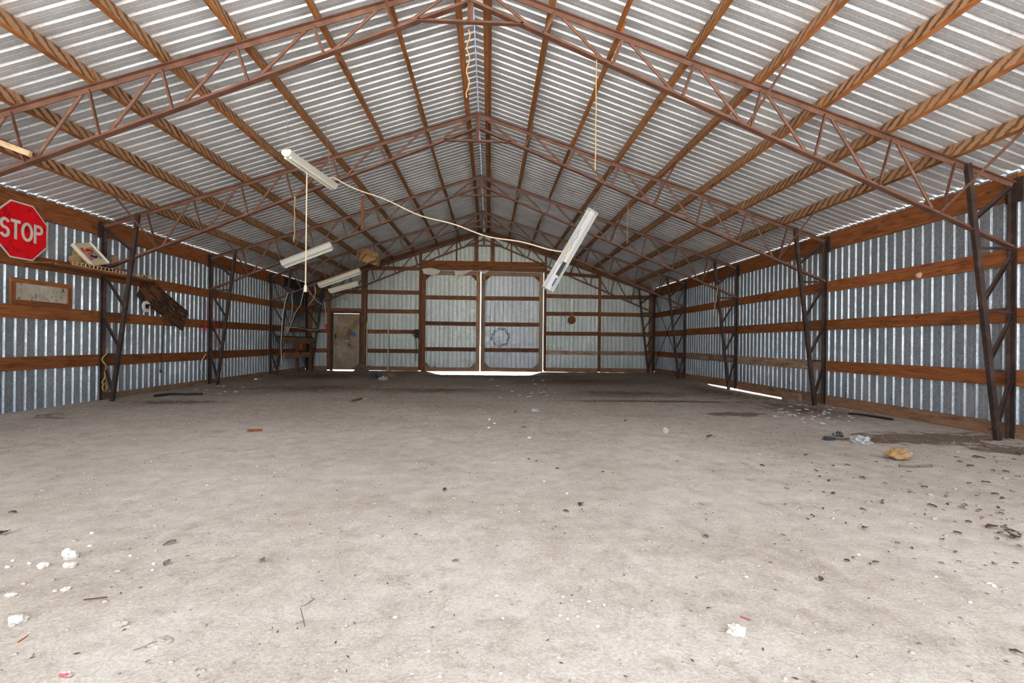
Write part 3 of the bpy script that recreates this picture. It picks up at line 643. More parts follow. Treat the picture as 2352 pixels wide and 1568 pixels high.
# framed dirty mirror on the girt
mr = thing('framed_mirror', (-6.08, 7.17, 1.475), 'brown wood-framed mirror, spotted and dirty, standing on the girt below the stop sign', 'mirror')
y0, y1, z0, z1 = 6.70, 7.63, 1.478, 1.828; fw = 0.06
for a, b, ht in (((-6.07, y0, z1 - fw / 2), (-6.07, y1, z1 - fw / 2), fw), ((-6.07, y0, z0 + fw / 2), (-6.07, y1, z0 + fw / 2), fw)):
    board('frame_rail', a, b, 0.03, ht, 'girt', mr)
for yy in (y0 + fw / 2, y1 - fw / 2): board('frame_stile', (-6.07, yy, z0 + fw), (-6.07, yy, z1 - fw), fw, 0.03, 'girt', mr, up=(1, 0, 0))
def mirror_mat():
    k = NT('dirty_mirror'); n = k.noise(k.pos(), 9, 6, 0.75); m = k.ramp(n, [(0.56, 0.0), (0.63, 1.0)])
    col = k.mix(m, k.ramp(k.noise(k.pos(), 2.2, 4), [(0.35, (0.55, 0.50, 0.40)), (0.65, (0.74, 0.75, 0.69))]), (0.11, 0.055, 0.025)); haze = k.ramp(k.noise(k.pos(), 3, 3), [(0.3, 0.35), (0.7, 0.65)])
    return k.done(col, haze, k.math('SUBTRACT', 0.35, k.math('MULTIPLY', m, 0.33)))
MT['mirror'] = mirror_mat()
MB().aabb(-6.085, -6.072, y0 + fw, y1 - fw, z0 + fw, z1 - fw).build('mirror_glass', 'mirror', mr)
# dark wood-grain plank hanging askew
def grain_mat():
    k = NT('printed_woodgrain'); o = k.obj((0.7, 1, 6), False)
    wv = k.math('SINE', k.math('MULTIPLY', k.math('ADD', k.noise(o, 1.5, 3, 0.5, 0.6), k.math('MULTIPLY', k.noise(o, 8, 2), 0.05)), 45.0))
    col = k.ramp(k.math('ADD', k.math('MULTIPLY', wv, 0.5), 0.5), [(0.15, (0.010, 0.004, 0.002)), (0.7, (0.085, 0.028, 0.010)), (1.0, (0.20, 0.075, 0.025))])
    ch = k.ramp(k.noise(k.obj((1, 1, 1), False), 6.0, 5, 0.7), [(0.67, 0.0), (0.68, 1.0)])
    return k.done(k.mix(ch, col, (0.6, 0.42, 0.25)), 0.45)
MT['woodgrain'] = grain_mat()
pk = [onX(u, v, -6.03) for u, v in ((306, 667), (341, 645), (440, 727), (409, 748))]
pa, pb = (pk[0] + pk[1]) / 2, (pk[2] + pk[3]) / 2
pl = board('hanging_plank', pa, pb, 0.03, ((pk[1] - pk[0]).length + (pk[2] - pk[3]).length) / 2 * 0.93, 'woodgrain', None, up=(pk[1] - pk[0]))
tag(pl, 'dark wood-grain plank with chipped corners hung diagonally across the wall girts', 'plank')
cbl = onX(379, 690, -6.0)
MB_c = MB().tube([(-6.0, cbl.y, 1.86), (-6.0, cbl.y + 0.005, 1.5), (-6.03, cbl.y, 1.1), (-6.06, cbl.y - 0.01, 0.42)], 0.006, 6).tube([(-6.06, cbl.y - 0.01, 0.44), (-6.06, cbl.y - 0.01, 0.38)], 0.016, 8)
tag(MB_c.build('black_cable', 'black'), 'thin black cable hanging straight down over the dark plank', 'cable')
rc_ = onX(335, 703.5, -6.03)
rp = thing('round_fixture', rc_, 'round white disc with a dark blue centre, below the dark plank', 'disc')
def disc(c, r, axis, t, n=28):
    axis = Vector(axis).normalized(); return MB().tube([Vector(c), Vector(c) + axis * t * 0.7, Vector(c) + axis * t], [r, r, r * 0.85], n)
disc(rc_, 0.105, (1, 0, 0), 0.02).build('disc', 'white', rp, False); disc(rc_ + Vector((0.02, 0.0, 0.0)), 0.045, (1, 0, 0), 0.01).build('centre', 'navy', rp)
disc(rc_ + Vector((0.02, 0.05, 0.03)), 0.016, (1, 0, 0), 0.015, 12).build('plug', 'black', rp)
# rope knotted on the column, hook on a wire, red cord, switch box and conduit
p0 = Vector((-5.98, 8.17, 0)); pts = []
for i in range(22):
    t = i / 21; pts.append((-5.985 + 0.02 * math.sin(t * 17), 8.18 + 0.035 * math.sin(t * 11 + 1), 0.86 - 0.56 * t))
pts += [(-5.98 + 0.0, 8.18 + 0.045 * math.sin(a), 0.26 + 0.06 * math.cos(a) - 0.02) for a in [i * 0.5 for i in range(13)]]
MT['rope'] = plain('yellow_rope', (0.40, 0.25, 0.07), 0.9, 0, 0.3, 40)
tag(MB().tube(pts, 0.011, 6).build('rope', 'rope'), 'knotted yellow rope hanging on the steel column below the cola sign', 'rope')
hkx = onY(266, 735, 8.21).x; hk = [(hkx, 8.212, 1.43 - 0.34 * i / 6) for i in range(7)]; hy = hk[-1][1]
hk += [(hkx, hy + 0.025 * math.sin(a), 1.075 + 0.025 * math.cos(a) - 0.01) for a in [0.3 + i * 0.6 for i in range(8)]]
tag(MB().tube(hk, 0.005, 5).build('wire_hook', 'steel_col'), 'thin wire with a small hook at its end, dangling from the column rung', 'hook')
rd = [onX(473, 690, -5.98), onX(472, 735, -5.98), onX(470, 760, -5.98)]
tag(MB().tube(rd, [0.006, 0.006, 0.03], 6).build('red_cord', 'red'), 'red pull cord with a flared end hanging beside the steel column', 'cord')
rd = [onX(484, 690, -5.9), onX(491, 740, -5.9), onX(498, 790, -5.9), onX(521, 852, -5.8)]
tag(MB().tube(rd, 0.006, 6).build('red_cord', 'red'), 'thin red cord slanting down behind the leaning column leg', 'cord')
sb = onX(465, 861, -6.08); cp = [onX(473, 813, -6.08), onX(465, 825, -6.08), onX(461, 843, -6.08), onX(463, 856, -6.08)]
sbx = thing('switch_box', sb, 'small grey switch box dangling on its cable near the foot of the wall', 'switch')
MB().box(sb, (0.02, 0, 0), (0, 0.045, 0), (0, 0.012, 0.05)).build('box', 'zinc_wall', sbx); MB().tube(cp, 0.009, 6).build('cable', 'white', sbx)
gc = [onX(504, 866, -5.88), onZ(514, 881, 0.05), onZ(530, 888, 0.02), onZ(560, 891, 0.02), onZ(605, 887, 0.02)]
tag(MB().tube(gc, 0.012, 6).build('loose_cable', 'chain'), 'loose grey cable curling from the column foot across the dirt', 'cable')

# ------------------------------------------------------------------ charred corner: bench and wiring
Xb = -5.78
wb = thing('charred_workbench', (Xb, 15.7, 0), 'scorched plank workbench against the wall in the burnt corner', 'workbench')
za = onX(660, 781, Xb).z
board('front_board', (Xb, 14.45, za), (Xb, 16.95, za - 0.02), 0.05, 0.20, 'skirt', wb); board('bench_top', (Xb - 0.10, 14.45, za + 0.115), (Xb - 0.10, 16.95, za + 0.095), 0.22, 0.03, 'char', wb)
board('lower_board', (Xb + 0.02, 14.5, za - 0.46), (Xb + 0.02, 16.6, za - 0.47), 0.04, 0.17, 'skirt', wb)
for yy in (15.65, 16.8): board('bench_leg', (Xb - 0.05, yy, 0.0), (Xb - 0.03, yy, za), 0.09, 0.05, 'darkwood', wb, up=(0, 1, 0))
bx = onX(699, 795, Xb + 0.1)
tag(MB().box((Xb + 0.09, bx.y - 0.1, bx.z), (0.05, 0, 0), (0, 0.17, 0), (0, 0, 0.11)).build('wooden_crate', 'girt'), 'small orange-brown box hung under the charred workbench', 'box')
rb = onX(645, 808, -5.8)
tag(MB().box(rb, (0.03, 0, 0), (0, 0.06, 0), (0, 0, 0.05)).box(rb + Vector((0, 0.0, 0.16)), (0.012, 0, 0), (0, 0.03, 0), (0, 0, 0.12)).build('red_tool', 'red'), 'small red tool hanging below the charred workbench', 'tool')
fx = onX(751, 752, -5.2); ft = onY(750.5, 752, YB - 0.08)
tag(MB().box(ft, (0.045, 0, 0), (0, 0.03, 0), (0, 0, 0.13)).box(ft + Vector((0, -0.03, 0.02)), (0.03, 0, 0), (0, 0.01, 0), (0, 0, 0.05)).build('red_switch_box', 'red'), 'small red electrical box on the stud beside the service door', 'box')
wires = [
 ('pale cord fanning down from the knot towards the workbench', [(700, 657, 14.4), (690, 700, 14.6), (676, 722, 14.8), (668, 745, 15.0), (660, 765, 15.2)]),
 ('pale cord looping off the truss towards the charred studs', [(672, 667, 14.3), (670, 680, 14.4), (672, 700, 14.6), (670, 722, 14.8), (664, 740, 15.0)]),
 ('pale cord bent along the column down to the bench front', [(662, 671, 14.2), (655, 690, 14.2), (650, 720, 14.2), (648, 750, 14.2), (645, 790, 14.2), (647, 835, 14.1)]),
 ('pale cord with a hooked end beside the hanging lamps', [(721, 650, 14.4), (725, 668, 14.5), (722, 683, 14.7), (708, 701, 15.0)]),
 ('pale cord drooping from the knot to the leaning column leg', [(706, 660, 14.4), (712, 672, 14.6), (722, 685, 14.9), (738, 699, 15.3)]),
 ('pale cable strung from the burnt studs to the red box', [(662, 752, 15.5), (680, 751, 15.6), (700, 756, 16.2), (725, 758, 16.7), (749, 753, 17.1)]),
 ('thin cord running up the stud above the red box', [(748, 745, 17.1), (748, 720, 17.1), (746, 700, 17.1), (743, 690, 17.1)])]
for lb, pp in wires:
    P_ = [onY(u, v, yy) for u, v, yy in pp]; Q = []
    for i in range(len(P_) - 1):
        for j in range(4): Q.append(P_[i].lerp(P_[i + 1], j / 4) + Vector((0, 0, 0.012 * math.sin(i * 4 + j * 1.9))))
    Q.append(P_[-1]); tag(MB().tube(Q, 0.013, 6).build('loose_cord', 'cord'), lb, 'cord')  # loose pale cords, one object each
tg = onY(655, 757, 15.3); tmb = MB()
for i in range(9):
    a = rnd.uniform(0, 6.28); tmb.tube([tg + Vector((0.13 * math.cos(a + j * 0.9) * rnd.uniform(.4, 1), 0.08 * math.sin(a * 2 + j), 0.11 * math.sin(a + j * 1.2))) for j in range(6)], 0.007, 5)
tag(tmb.build('wire_tangle', 'cord'), 'tangle of pale burnt wires on the studs above the workbench', 'wires')

# ------------------------------------------------------------------ fluorescent lamps
def lamp(name, a, b, dn, label, mat='white_enamel', open_back=False, wd=0.125):
    """a strip fixture from a to b; dn = direction its lamp side faces"""
    a, b = Vector(a), Vector(b); t = thing(name, (a + b) / 2, label, 'lamp', 'fluorescent strip lamps')
    d = (b - a).normalized(); dn = Vector(dn); dn = (dn - d * dn.dot(d)).normalized(); sd_ = d.cross(dn)
    prof = [(-0.5, 0.25), (-0.5, 0.0), (-0.22, -0.34), (0.22, -0.34), (0.5, 0.0), (0.5, 0.25), (0.30, 0.34), (-0.30, 0.34)]
    if open_back:
        pr = [(-0.5, -0.22), (-0.5, 0.10), (-0.17, 0.16), (-0.17, 0.02), (0.17, 0.02), (0.17, 0.16), (0.5, 0.10), (0.5, -0.22), (0.46, -0.22), (0.46, 0.06), (0.21, 0.12), (0.21, -0.06), (-0.21, -0.06), (-0.21, 0.12), (-0.46, 0.06), (-0.46, -0.22)]
        n = len(pr); m = MB(); m.add([p + sd_ * (x * wd) - dn * (y_ * wd) for p in (a, b) for x, y_ in pr], [(i, (i + 1) % n, (i + 1) % n + n, i + n) for i in range(n)])
        m.build('housing', mat, t)
        for p in (a, b): MB().box(p, d * 0.004, sd_ * (wd * 0.5), dn * (wd * 0.2)).build('end_cap', mat, t)
    else:
        n = len(prof)
        pr3 = lambda p, k=1.0: [p + sd_ * (x * wd * k) - dn * (y_ * wd * k) for x, y_ in prof]
        m = MB(); m.add(pr3(a) + pr3(b), [(i, (i + 1) % n, (i + 1) % n + n, i + n) for i in range(n)] + [tuple(range(n)), tuple(range(2 * n - 1, n - 1, -1))]); m.build('housing', mat, t)
        for p, s_ in ((a, -1), (b, 1)):
            q = pr3(p, 1.06) + pr3(p + d * (s_ * 0.012), 1.06); MB().add(q, [(i, (i + 1) % n, (i + 1) % n + n, i + n) for i in range(n)] + [tuple(range(n)), tuple(range(2 * n - 1, n - 1, -1))]).build('end_cap', mat, t)
        for sx in (-0.26, 0.26):
            q0, q1 = a + sd_ * (sx * wd) + dn * (wd * 0.37), b + sd_ * (sx * wd) + dn * (wd * 0.37)
            MB().tube([q0 + d * 0.02, q1 - d * 0.02], 0.018, 8).build('lamp_tube', 'white', t)
    return t, d, dn, sd_
def chain(p0, p1, label, mat='chain', r=0.0035, sag=0.0, n=10, name='hanging_chain', cat='chain', group=None):
    p0, p1 = Vector(p0), Vector(p1); pts = [p0.lerp(p1, i / n) + Vector((0, 0, -sag * 4 * (i / n) * (1 - i / n))) for i in range(n + 1)]
    return tag(MB().tube(pts, r, 5).build(name, mat), label, cat, group)
A1, B1 = onY(659, 352, 6.2), onY(766, 427, 7.38)
lamp('strip_lamp', A1, B1, (0, -0.1, -1), 'white strip lamp hanging level on thin chains below the roof')
chain(A1 + Vector((0, 0.1, 0.05)), (A1.x - 0.12, A1.y + 0.15, zroof(A1.x) - 0.02), 'thin chain holding the near end of the level white lamp'); chain(B1 + Vector((0, -0.1, 0.05)), (B1.x - 0.1, B1.y - 0.1, zroof(B1.x) - 0.1), 'thin chain holding the far end of the level white lamp')
A5, B5 = onY(1361, 486, 6.35), onY(1257, 664, 6.1)
t5, d5, dn5, sd5 = lamp('strip_lamp', A5, B5, ray(1310, 575) * -1, 'stripped white lamp housing dangling steeply from one end with wires exposed', 'grey_enamel', True, 0.155)
for f, mt_, sx, l, r_ in ((0.74, 'black', -0.02, 0.10, 0.024), (0.90, 'logo_blue', -0.03, 0.055, 0.008)):
    c = A5.lerp(B5, f) + dn5 * 0.012; MB().box(c + sd5 * sx, d5 * l, sd5 * r_, dn5 * 0.012).build('ballast' if f < 0.8 else 'label_patch', mt_, t5)
wp = [A5.lerp(B5, 0.25 + 0.05 * i) + dn5 * 0.02 + sd5 * (0.012 * math.sin(i * 2.3) + 0.015) for i in range(10)]
MB().tube(wp, 0.0025, 5).build('lead_wire', 'wire', t5)
for f in (0.50, 0.59): MB().tube([A5.lerp(B5, f) + dn5 * 0.02 + sd5 * 0.02, A5.lerp(B5, f + 0.025) + dn5 * 0.025 + sd5 * 0.02], [0.012, 0.006], 8).build('wire_nut', 'yellow', t5)
ch5 = onY(1440, 330, 7.4)
chain(A5 + d5 * 0.05, (A5.x + 0.72, A5.y + 1.3, zroof(A5.x + 0.72) - 0.15), 'thin chain running from the dangling lamp up to a purlin')
c2 = onY(1445, 352, 8.6)
chain((c2.x, 8.6, zroof(c2.x) + 0.01), (c2.x - 0.02, 8.6, onY(1440, 560, 8.6).z), 'loose thin chain hanging free below the roof beyond the dangling lamp')
A2, B2 = onY(650, 607, TY[2] - 0.08), onY(762, 564, TY[2] - 0.08)
lamp('strip_lamp', A2, B2, (0.0, -0.55, -1), 'white strip lamp fixed under the truss bottom chord near the hanging cord', wd=0.19)
A3, B3 = onY(733, 655, TY[3] - 0.09), onY(827, 622, TY[3] - 0.09)
lamp('strip_lamp', A3, B3, (0, -0.5, -1), 'cream strip lamp fixed under the truss bottom chord near the service door', 'cream_enamel', wd=0.17)
A4, B4 = onY(757, 668, TY[3] + 0.45), onY(822, 650, TY[3] + 0.45)
lamp('strip_lamp', A4, B4, (0, -0.4, -1), 'small cream strip lamp hung lowest, over the service door', 'cream_enamel', wd=0.15)
for p, q in ((A4, 'left'), (B4, 'right')): chain(p + Vector((0.05 if q == 'left' else -0.1, 0, 0.03)), (p.x, p.y, zroof(p.x) + 0.01), 'thin chain holding one end of the lowest cream lamp', group='chains of the lowest cream lamp')
# white cable slung between the two nearest lamps
cb = []
for i in range(41):
    t = i / 40; u = 768 + (1290 - 768) * t; v = 408 + (575 - 408) * t + 26 * 4 * t * (1 - t) * (0.85) ; Yc = 7.2 + (6.25 - 7.2) * t
    v += 3.0 * math.sin(t * 21); cb.append(onY(u, v, Yc))
tag(MB().tube([B1 + Vector((-0.06, -0.25, 0.03))] + cb + [A5.lerp(B5, 0.52)], 0.0085, 6).build('slung_cable', 'cord'), 'pale electric cable slung from the level white lamp to the dangling lamp', 'cable')
# hanging cord with knot
hc = [onY(705, 388 + (655 - 388) * i / 12, 6.72) for i in range(13)]
hc = [Vector((hc[0].x, 6.72, p.z)) for p in hc]
tag(MB().tube(hc, 0.0095, 6).tube([hc[-1], hc[-1] - Vector((0, 0, 0.09))], [0.02, 0.024], 8).build('hanging_cord', 'cord'), 'long pale cord hanging straight down from the level white lamp, knotted at the end', 'cord')
def vline(u, v0, v1, Y, r, mat, name, label, cat, wob=0.0):
    a, b = onY(u, v0, Y), onY(u, v1, Y); n = 14
    tag(MB().tube([Vector((a.x + wob * math.sin(i * 1.3), Y, a.z + (b.z - a.z) * i / n)) for i in range(n + 1)], r, 5).build(name, mat), label, cat)
vline(677, 452, 556, TY[1] - 0.06, [0.02] + [0.008] * 12 + [0.011, 0.004], 'twine', 'baler_twine', 'frayed tan twine tied to the truss chord beside the hanging cord', 'twine', 0.008)
vline(1370, 138, 392, TY[0] - 0.05, 0.006, 'twine', 'baler_twine', 'long straight strand of tan twine hanging from the truss chord', 'twine', 0.002)
vline(1076, 68, 225, TY[0] - 0.02, 0.007, 'twine', 'baler_twine', 'curly tan twine hanging from the tie bar under the ridge', 'twine', 0.018)
rp_ = [onX(1640, 657, 5.52), onX(1647, 656, 5.53), onX(1648, 668, 5.55), onX(1642, 700, 5.6), onX(1637, 741, 5.65)]
tag(MB().tube(rp_, [0.012, 0.014, 0.013, 0.011, 0.006], 6).build('rope_end', 'twine'), 'short tan rope end hooked over the leaning column leg', 'rope')
# stick dangling from a purlin, cardboard box on a truss, wood scrap on the first truss
sa, sb2 = onY(833, 452, 10.4), onY(832, 527, 10.4)
tag(board('wood_stick', sa, sb2, 0.06, 0.02, 'darkwood', None, up=(0, 1, 0)), 'dark wooden slat dangling from a purlin above the truss', 'wood')
cbx = onY(845, 596, TY[3]); q = MB()
bxo = thing('cardboard_box', (cbx.x, TY[3], cbx.z - 0.1), 'open tan cardboard box perched on the truss bottom chord', 'box')
MT['card'] = plain('cardboard', (0.46, 0.30, 0.13), 0.85, 0, 0.2, 6)
c0 = Vector((cbx.x, TY[3] + 0.02, cbx.z)); rx_ = Matrix.Rotation(0.28, 3, 'Y')
for off, ax, ay, az in (((-0.2, -0.2, 0.17), (0.10, 0, 0.02), (0, 0.10, -0.02), (0, 0.003, 0.005)), ((0, 0, 0.19), (0.30, 0, 0), (0, 0.17, 0), (0, 0, 0.005)), ((-0.30, 0, 0.05), (0.006, 0, 0), (0, 0.17, 0), (0, 0, 0.14)), ((0.30, 0, 0.05), (0.006, 0, 0), (0, 0.17, 0), (0, 0, 0.14)), ((0, 0.17, 0.06), (0.30, 0, 0), (0, 0.006, 0), (0, 0, 0.14)), ((0.05, -0.2, 0.19), (0.25, 0, 0), (0, 0.08, -0.05), (0, 0.003, 0.005))):
    MB().box(c0 + rx_ @ Vector(off), rx_ @ Vector(ax), rx_ @ Vector(ay), rx_ @ Vector(az)).build('flap' if off[2] > 0.1 else 'side', 'card', bxo)
wa, wb_ = onY(-25, 318, TY[0] - 0.10), onY(70, 354, TY[0] - 0.10)
tag(board('wood_scrap', wa, wb_, 0.03, 0.055, 'freshwood'), 'pale split wood scrap lodged on the truss bottom chord by the stop sign', 'wood')
# rusty disc on the back wall, wiring box on the stud, two pale poles
dc = onY(1313, 735, YB - 0.06)
ds = thing('rusty_disc', dc, 'rusty brown disc hung from the girt on the back wall', 'disc')
MT['rust'] = rusty('deep_rust', (0.12, 0.04, 0.015), (0.22, 0.08, 0.03), (0.32, 0.13, 0.06), 0.85)
disc(dc, 0.145, (0, -1, 0), 0.02).build('plate', 'rust', ds); MB().box(dc + Vector((0.01, 0, 0.2)), (0.02, 0, 0), (0, 0.008, 0), (0, 0, 0.07)).build('hanger', 'palewood', ds)
jb = onY(957, 766, YB - 0.145)
wbx = thing('junction_box', jb, 'dark junction box with loose wires on the stud beside the sliding door', 'box')
MB().box(jb, (0.07, 0, 0), (0, 0.04, 0), (0, 0, 0.15)).build('box', 'black', wbx)
for i in range(5):
    a = rnd.uniform(0, 6); MB().tube([jb + Vector((-0.05 + 0.09 * math.cos(a + j), -0.05, 0.12 * math.sin(a + j * 1.3) + 0.02)) for j in range(5)], 0.008, 5).build('wire', 'black', wbx)
MB().tube([jb + Vector((-0.04, 0, -0.1)), jb + Vector((0, 0, -0.5)), jb + Vector((-0.05, 0, -0.95))], 0.01, 5).build('wire', 'black', wbx)
for u, vt, lb in ((843.5, 740, 'pale slim wooden pole leaning by the stud beside the service door'), (892, 737, 'pale slim wooden pole standing alone against the corrugated back wall')):
    tp = onY(u, vt, YB - 0.08); ptp = Vector((tp.x, YB - 0.08, tp.z)); pbt = Vector((tp.x + 0.02, YB - 0.17, 0.0))
    tag(MB().tube([pbt, pbt.lerp(ptp, 0.87), pbt.lerp(ptp, 0.88), ptp], [0.018, 0.017, 0.032, 0.02], 8).build('wooden_pole', 'cream_enamel'), lb, 'pole')
# concrete block stub at the foot of the right wall
cbk = onX(1818, 914, 6.0)
tag(board('wood_offcut', (6.03, cbk.y - 0.22, 0.06), (6.03, cbk.y + 0.32, 0.05), 0.06, 0.17, 'palewood'), 'pale grey board offcut set against the splash board beside the daylight gap', 'wood')
for u, v, lb in ((2110, 632, 'tan mud wasp nest stuck under the girt'),):
    p = onX(u, v, 6.09); tag(blob(p, 0.03, 0.05, 0.04, 9, 2, 0.5).build('wasp_nest', 'freshwood', None, True), lb, 'nest')

# ------------------------------------------------------------------ things lying on the floor
def ground(u, v): p = onZ(u, v); p.z = fz(p.x, p.y); return p
MT['stone_white'] = spotted('white_limestone', (0.72, 0.69, 0.64), (0.50, 0.45, 0.39), 0.58, 10, 0.9)
MT['stone_pale'] = spotted('pale_stone', (0.47, 0.42, 0.37), (0.36, 0.31, 0.26), 0.6, 14, 0.9)
MT['leaf'] = spotted('dead_leaf', (0.105, 0.055, 0.032), (0.05, 0.028, 0.018), 0.55, 20, 0.85)
MT['leaf_grey'] = spotted('grey_leaf', (0.20, 0.16, 0.145), (0.10, 0.08, 0.075), 0.55, 20, 0.85)
MT['shard'] = plain('white_shard', (0.80, 0.81, 0.82), 0.5, 0, 0.05)
MT['pink'] = spotted('faded_red_paper', (0.50, 0.10, 0.11), (0.7, 0.6, 0.57), 0.52, 40, 0.8)
MT['foam'] = spotted('orange_foam', (0.38, 0.25, 0.12), (0.46, 0.17, 0.03), 0.56, 14, 0.9)
def stone(u, v, wpx, hpx, mat, label, group=None, seed=1, name='stone'):
    p = ground(u, v); dist = (p - CAM).length; r = wpx / FPX * dist / 2; h = max(hpx / FPX * dist / 2, r * 0.35)
    return tag(blob(p + Vector((0, 0, h * 0.35)), r * 0.85, r * 0.66, h * 0.85, seed, 3 if wpx > 13 else 2, 0.55, 1.5, -0.6).build(name, mat, None, wpx <= 13), label, 'stone', group)
stone(160, 1284, 26, 24, 'stone_white', 'bright white stone, the largest, resting on a smaller one', None, 2); stone(161, 1304, 20, 12, 'stone_white', 'small white stone under the largest bright white stone', None, 3)
stone(99, 1306, 18, 14, 'stone_white', 'white stone with a pointed side near the bright white pair', None, 4); stone(151, 1360, 14, 9, 'stone_white', 'small white stone beside a cracked patch of dirt', None, 5)
stone(40, 1432, 30, 16, 'stone_white', 'flat whitish stone with a dark broken edge', None, 6); stone(26, 1372, 18, 7, 'stone_white', 'thin white flake of stone lying flat', None, 7)
stone(278, 1442, 22, 16, 'stone_pale', 'pale oblong stone half sunk in the dirt', None, 8); stone(372, 1478, 28, 14, 'stone_pale', 'flat pale stone with a twig beside it', None, 9)
stone(868, 1237, 22, 14, 'stone_pale', 'lone tan stone half sunk in the dirt', None, 11)
tag(blob(ground(2062, 1056) + Vector((0, 0, 0.05)), 0.098, 0.070, 0.052, 5, 4, 0.55, 1.9, -0.7).build('foam_chunk', 'foam', None, True), 'lumpy orange-tan foam chunk lying on the dirt', 'foam')
# white pebbles (scattered) and smaller pale ones
peb = [(1293, 1374), (1312, 1383), (1353, 1386), (1388, 1394), (1286, 1416), (1303, 1424), (1327, 1420), (1373, 1443), (1283, 1512), (1459, 1503), (1714, 1328), (1835, 1536), (1804, 1561), (1155, 1424), (1141, 1373), (1250, 1106), (1302, 1132), (1216, 1007),
       (212, 1226), (206, 1255), (300, 1279), (353, 1297), (68, 1296), (30, 1290), (18, 1305), (350, 1312), (126, 1363), (985, 1498), (947, 1550), (1010, 1556), (908, 1418), (1150, 1570 - 20), (2150, 1324), (2272, 1340), (2228, 1384), (2282, 1345), (1972, 1274), (1123, 982), (1136, 972), (1124, 963)]
for i, (u, v) in enumerate(peb): stone(u, v, rnd.uniform(6, 11), rnd.uniform(4, 6), 'stone_white', *(('small white pebble strewn around the bright white stones', 'pebbles around the white stones') if u < 400 else ('small rounded white pebble lying on the dirt floor', 'white pebbles on the floor')), 20 + i, 'pebble')
for i in range(110):
    u, v = rnd.uniform(20, 2330), 1010 + 540 * rnd.random() ** 0.8
    stone(u, v, rnd.uniform(6, 13), rnd.uniform(3, 6), 'stone_pale', 'dull pale pebble half sunk in the dirt floor', 'dull pebbles on the floor', 70 + i, 'pebble')
# dead leaves: curled little sheets
def leaf_mesh(seed):
    m = MB(); r = random.Random(seed); n = 5
    for i in range(n):
        t = i / (n - 1); wdt = 0.42 * math.sin(math.pi * (0.08 + 0.86 * t)) * r.uniform(.7, 1.1)
        z = 0.10 * math.sin(t * 3) + r.uniform(0, 0.08)
        for s_ in (-1, 0, 1): m.v.append(Vector((t - 0.5, s_ * wdt, z + abs(s_) * 0.16 * r.uniform(.5, 1.4))))
    m.f = [(i * 3 + j, i * 3 + j + 1, i * 3 + j + 4, i * 3 + j + 3) for i in range(n - 1) for j in range(2)]
    me = bpy.data.meshes.new('dead_leaf'); me.from_pydata([tuple(v) for v in m.v], [], m.f); return me
LM = {}
for mt_ in ('leaf', 'leaf_grey'):
    LM[mt_] = []
    for s_ in range(5): me = leaf_mesh(s_ * 7 + 1); me.materials.append(MT[mt_]); LM[mt_].append(me)
def leaf_obj(u, v, px, mat, label, group):
    p = ground(u, v); d = (p - CAM).length; L_ = px / FPX * d * 0.66
    o = bpy.data.objects.new('dead_leaf', rnd.choice(LM[mat])); COL.objects.link(o); o.location = p + Vector((0, 0, 0.004)); o.rotation_euler = (rnd.uniform(-.2, .2), rnd.uniform(-.2, .2), rnd.uniform(0, 6.28)); o.scale = (L_, L_ * 0.8, L_ * 0.9)
    return tag(o, label, 'leaf', group)
for u, v, px in [(1184, 946, 12), (1203, 983, 14), (1215, 1056, 16), (1232, 1060, 12), (1280, 1078, 16), (1335, 1161, 32), (1022, 1128, 24), (1437, 968, 13), (1385, 1085, 14), (1630, 1005, 22), (2278, 1215, 28), (2325, 1238, 40), (1986, 1214, 22), (1046, 1295, 22), (603, 1292, 34), (390, 1252, 30), (385, 1298, 26), (10, 1225, 26), (1885, 1333, 22), (1628, 1405, 14), (1622, 1235, 28), (28, 1180, 20), (2140, 1165, 20), (1300, 1178, 20), (2334, 1500, 22)]:
    leaf_obj(u, v, px, 'leaf_grey' if (u, v) in ((603, 1292), (390, 1252), (385, 1298), (1046, 1295), (1622, 1235)) else 'leaf', 'curled dark dead leaf lying alone on the pale dirt', 'lone dead leaves')
for i in range(150):
    u = 1750 + 600 * rnd.random(); v = 1040 + 260 * rnd.random() ** 1.3
    if rnd.random() < (2352 - u) / 900: continue
    leaf_obj(u, v, rnd.uniform(7, 17), rnd.choice(('leaf', 'leaf', 'leaf_grey')), 'brown dead leaf fragment in the litter near the foam chunk', 'leaf litter near the wall')
# white shards along the right wall and by the left wall foot
for i in range(70):
    u, v = rnd.uniform(1765, 1960), rnd.uniform(925, 975)
    wh = ('small flat white shard lying in the dirt near the pale board offcut', 'white shards near the offcut')
    if rnd.random() < 0.25: u, v = rnd.uniform(1120, 1260), rnd.uniform(870, 915); wh = ('small flat white shard lying in the dirt before the sliding doors', 'white shards by the doors')
    elif rnd.random() < 0.2: u, v = rnd.uniform(430, 560), rnd.uniform(885, 905); wh = ('small flat white shard lying near the switch box and column foot', 'white shards by the column')
    p = ground(u, v); d = (p - CAM).length; r = rnd.uniform(3, 6) / FPX * d
    a = rnd.uniform(0, 6.28); m = MB(); n = 5
    poly = [(r * rnd.uniform(.6, 1) * math.cos(a + i2 * 6.28 / n), r * 0.7 * rnd.uniform(.6, 1) * math.sin(a + i2 * 6.28 / n)) for i2 in range(n)]
    m.prism(poly, p + Vector((0, 0, 0.004)), (1, 0, rnd.uniform(-.1, .1)), (0, 1, rnd.uniform(0, .25)), 0.004)
    tag(m.build('white_shard', 'shard'), wh[0], 'shard', wh[1])
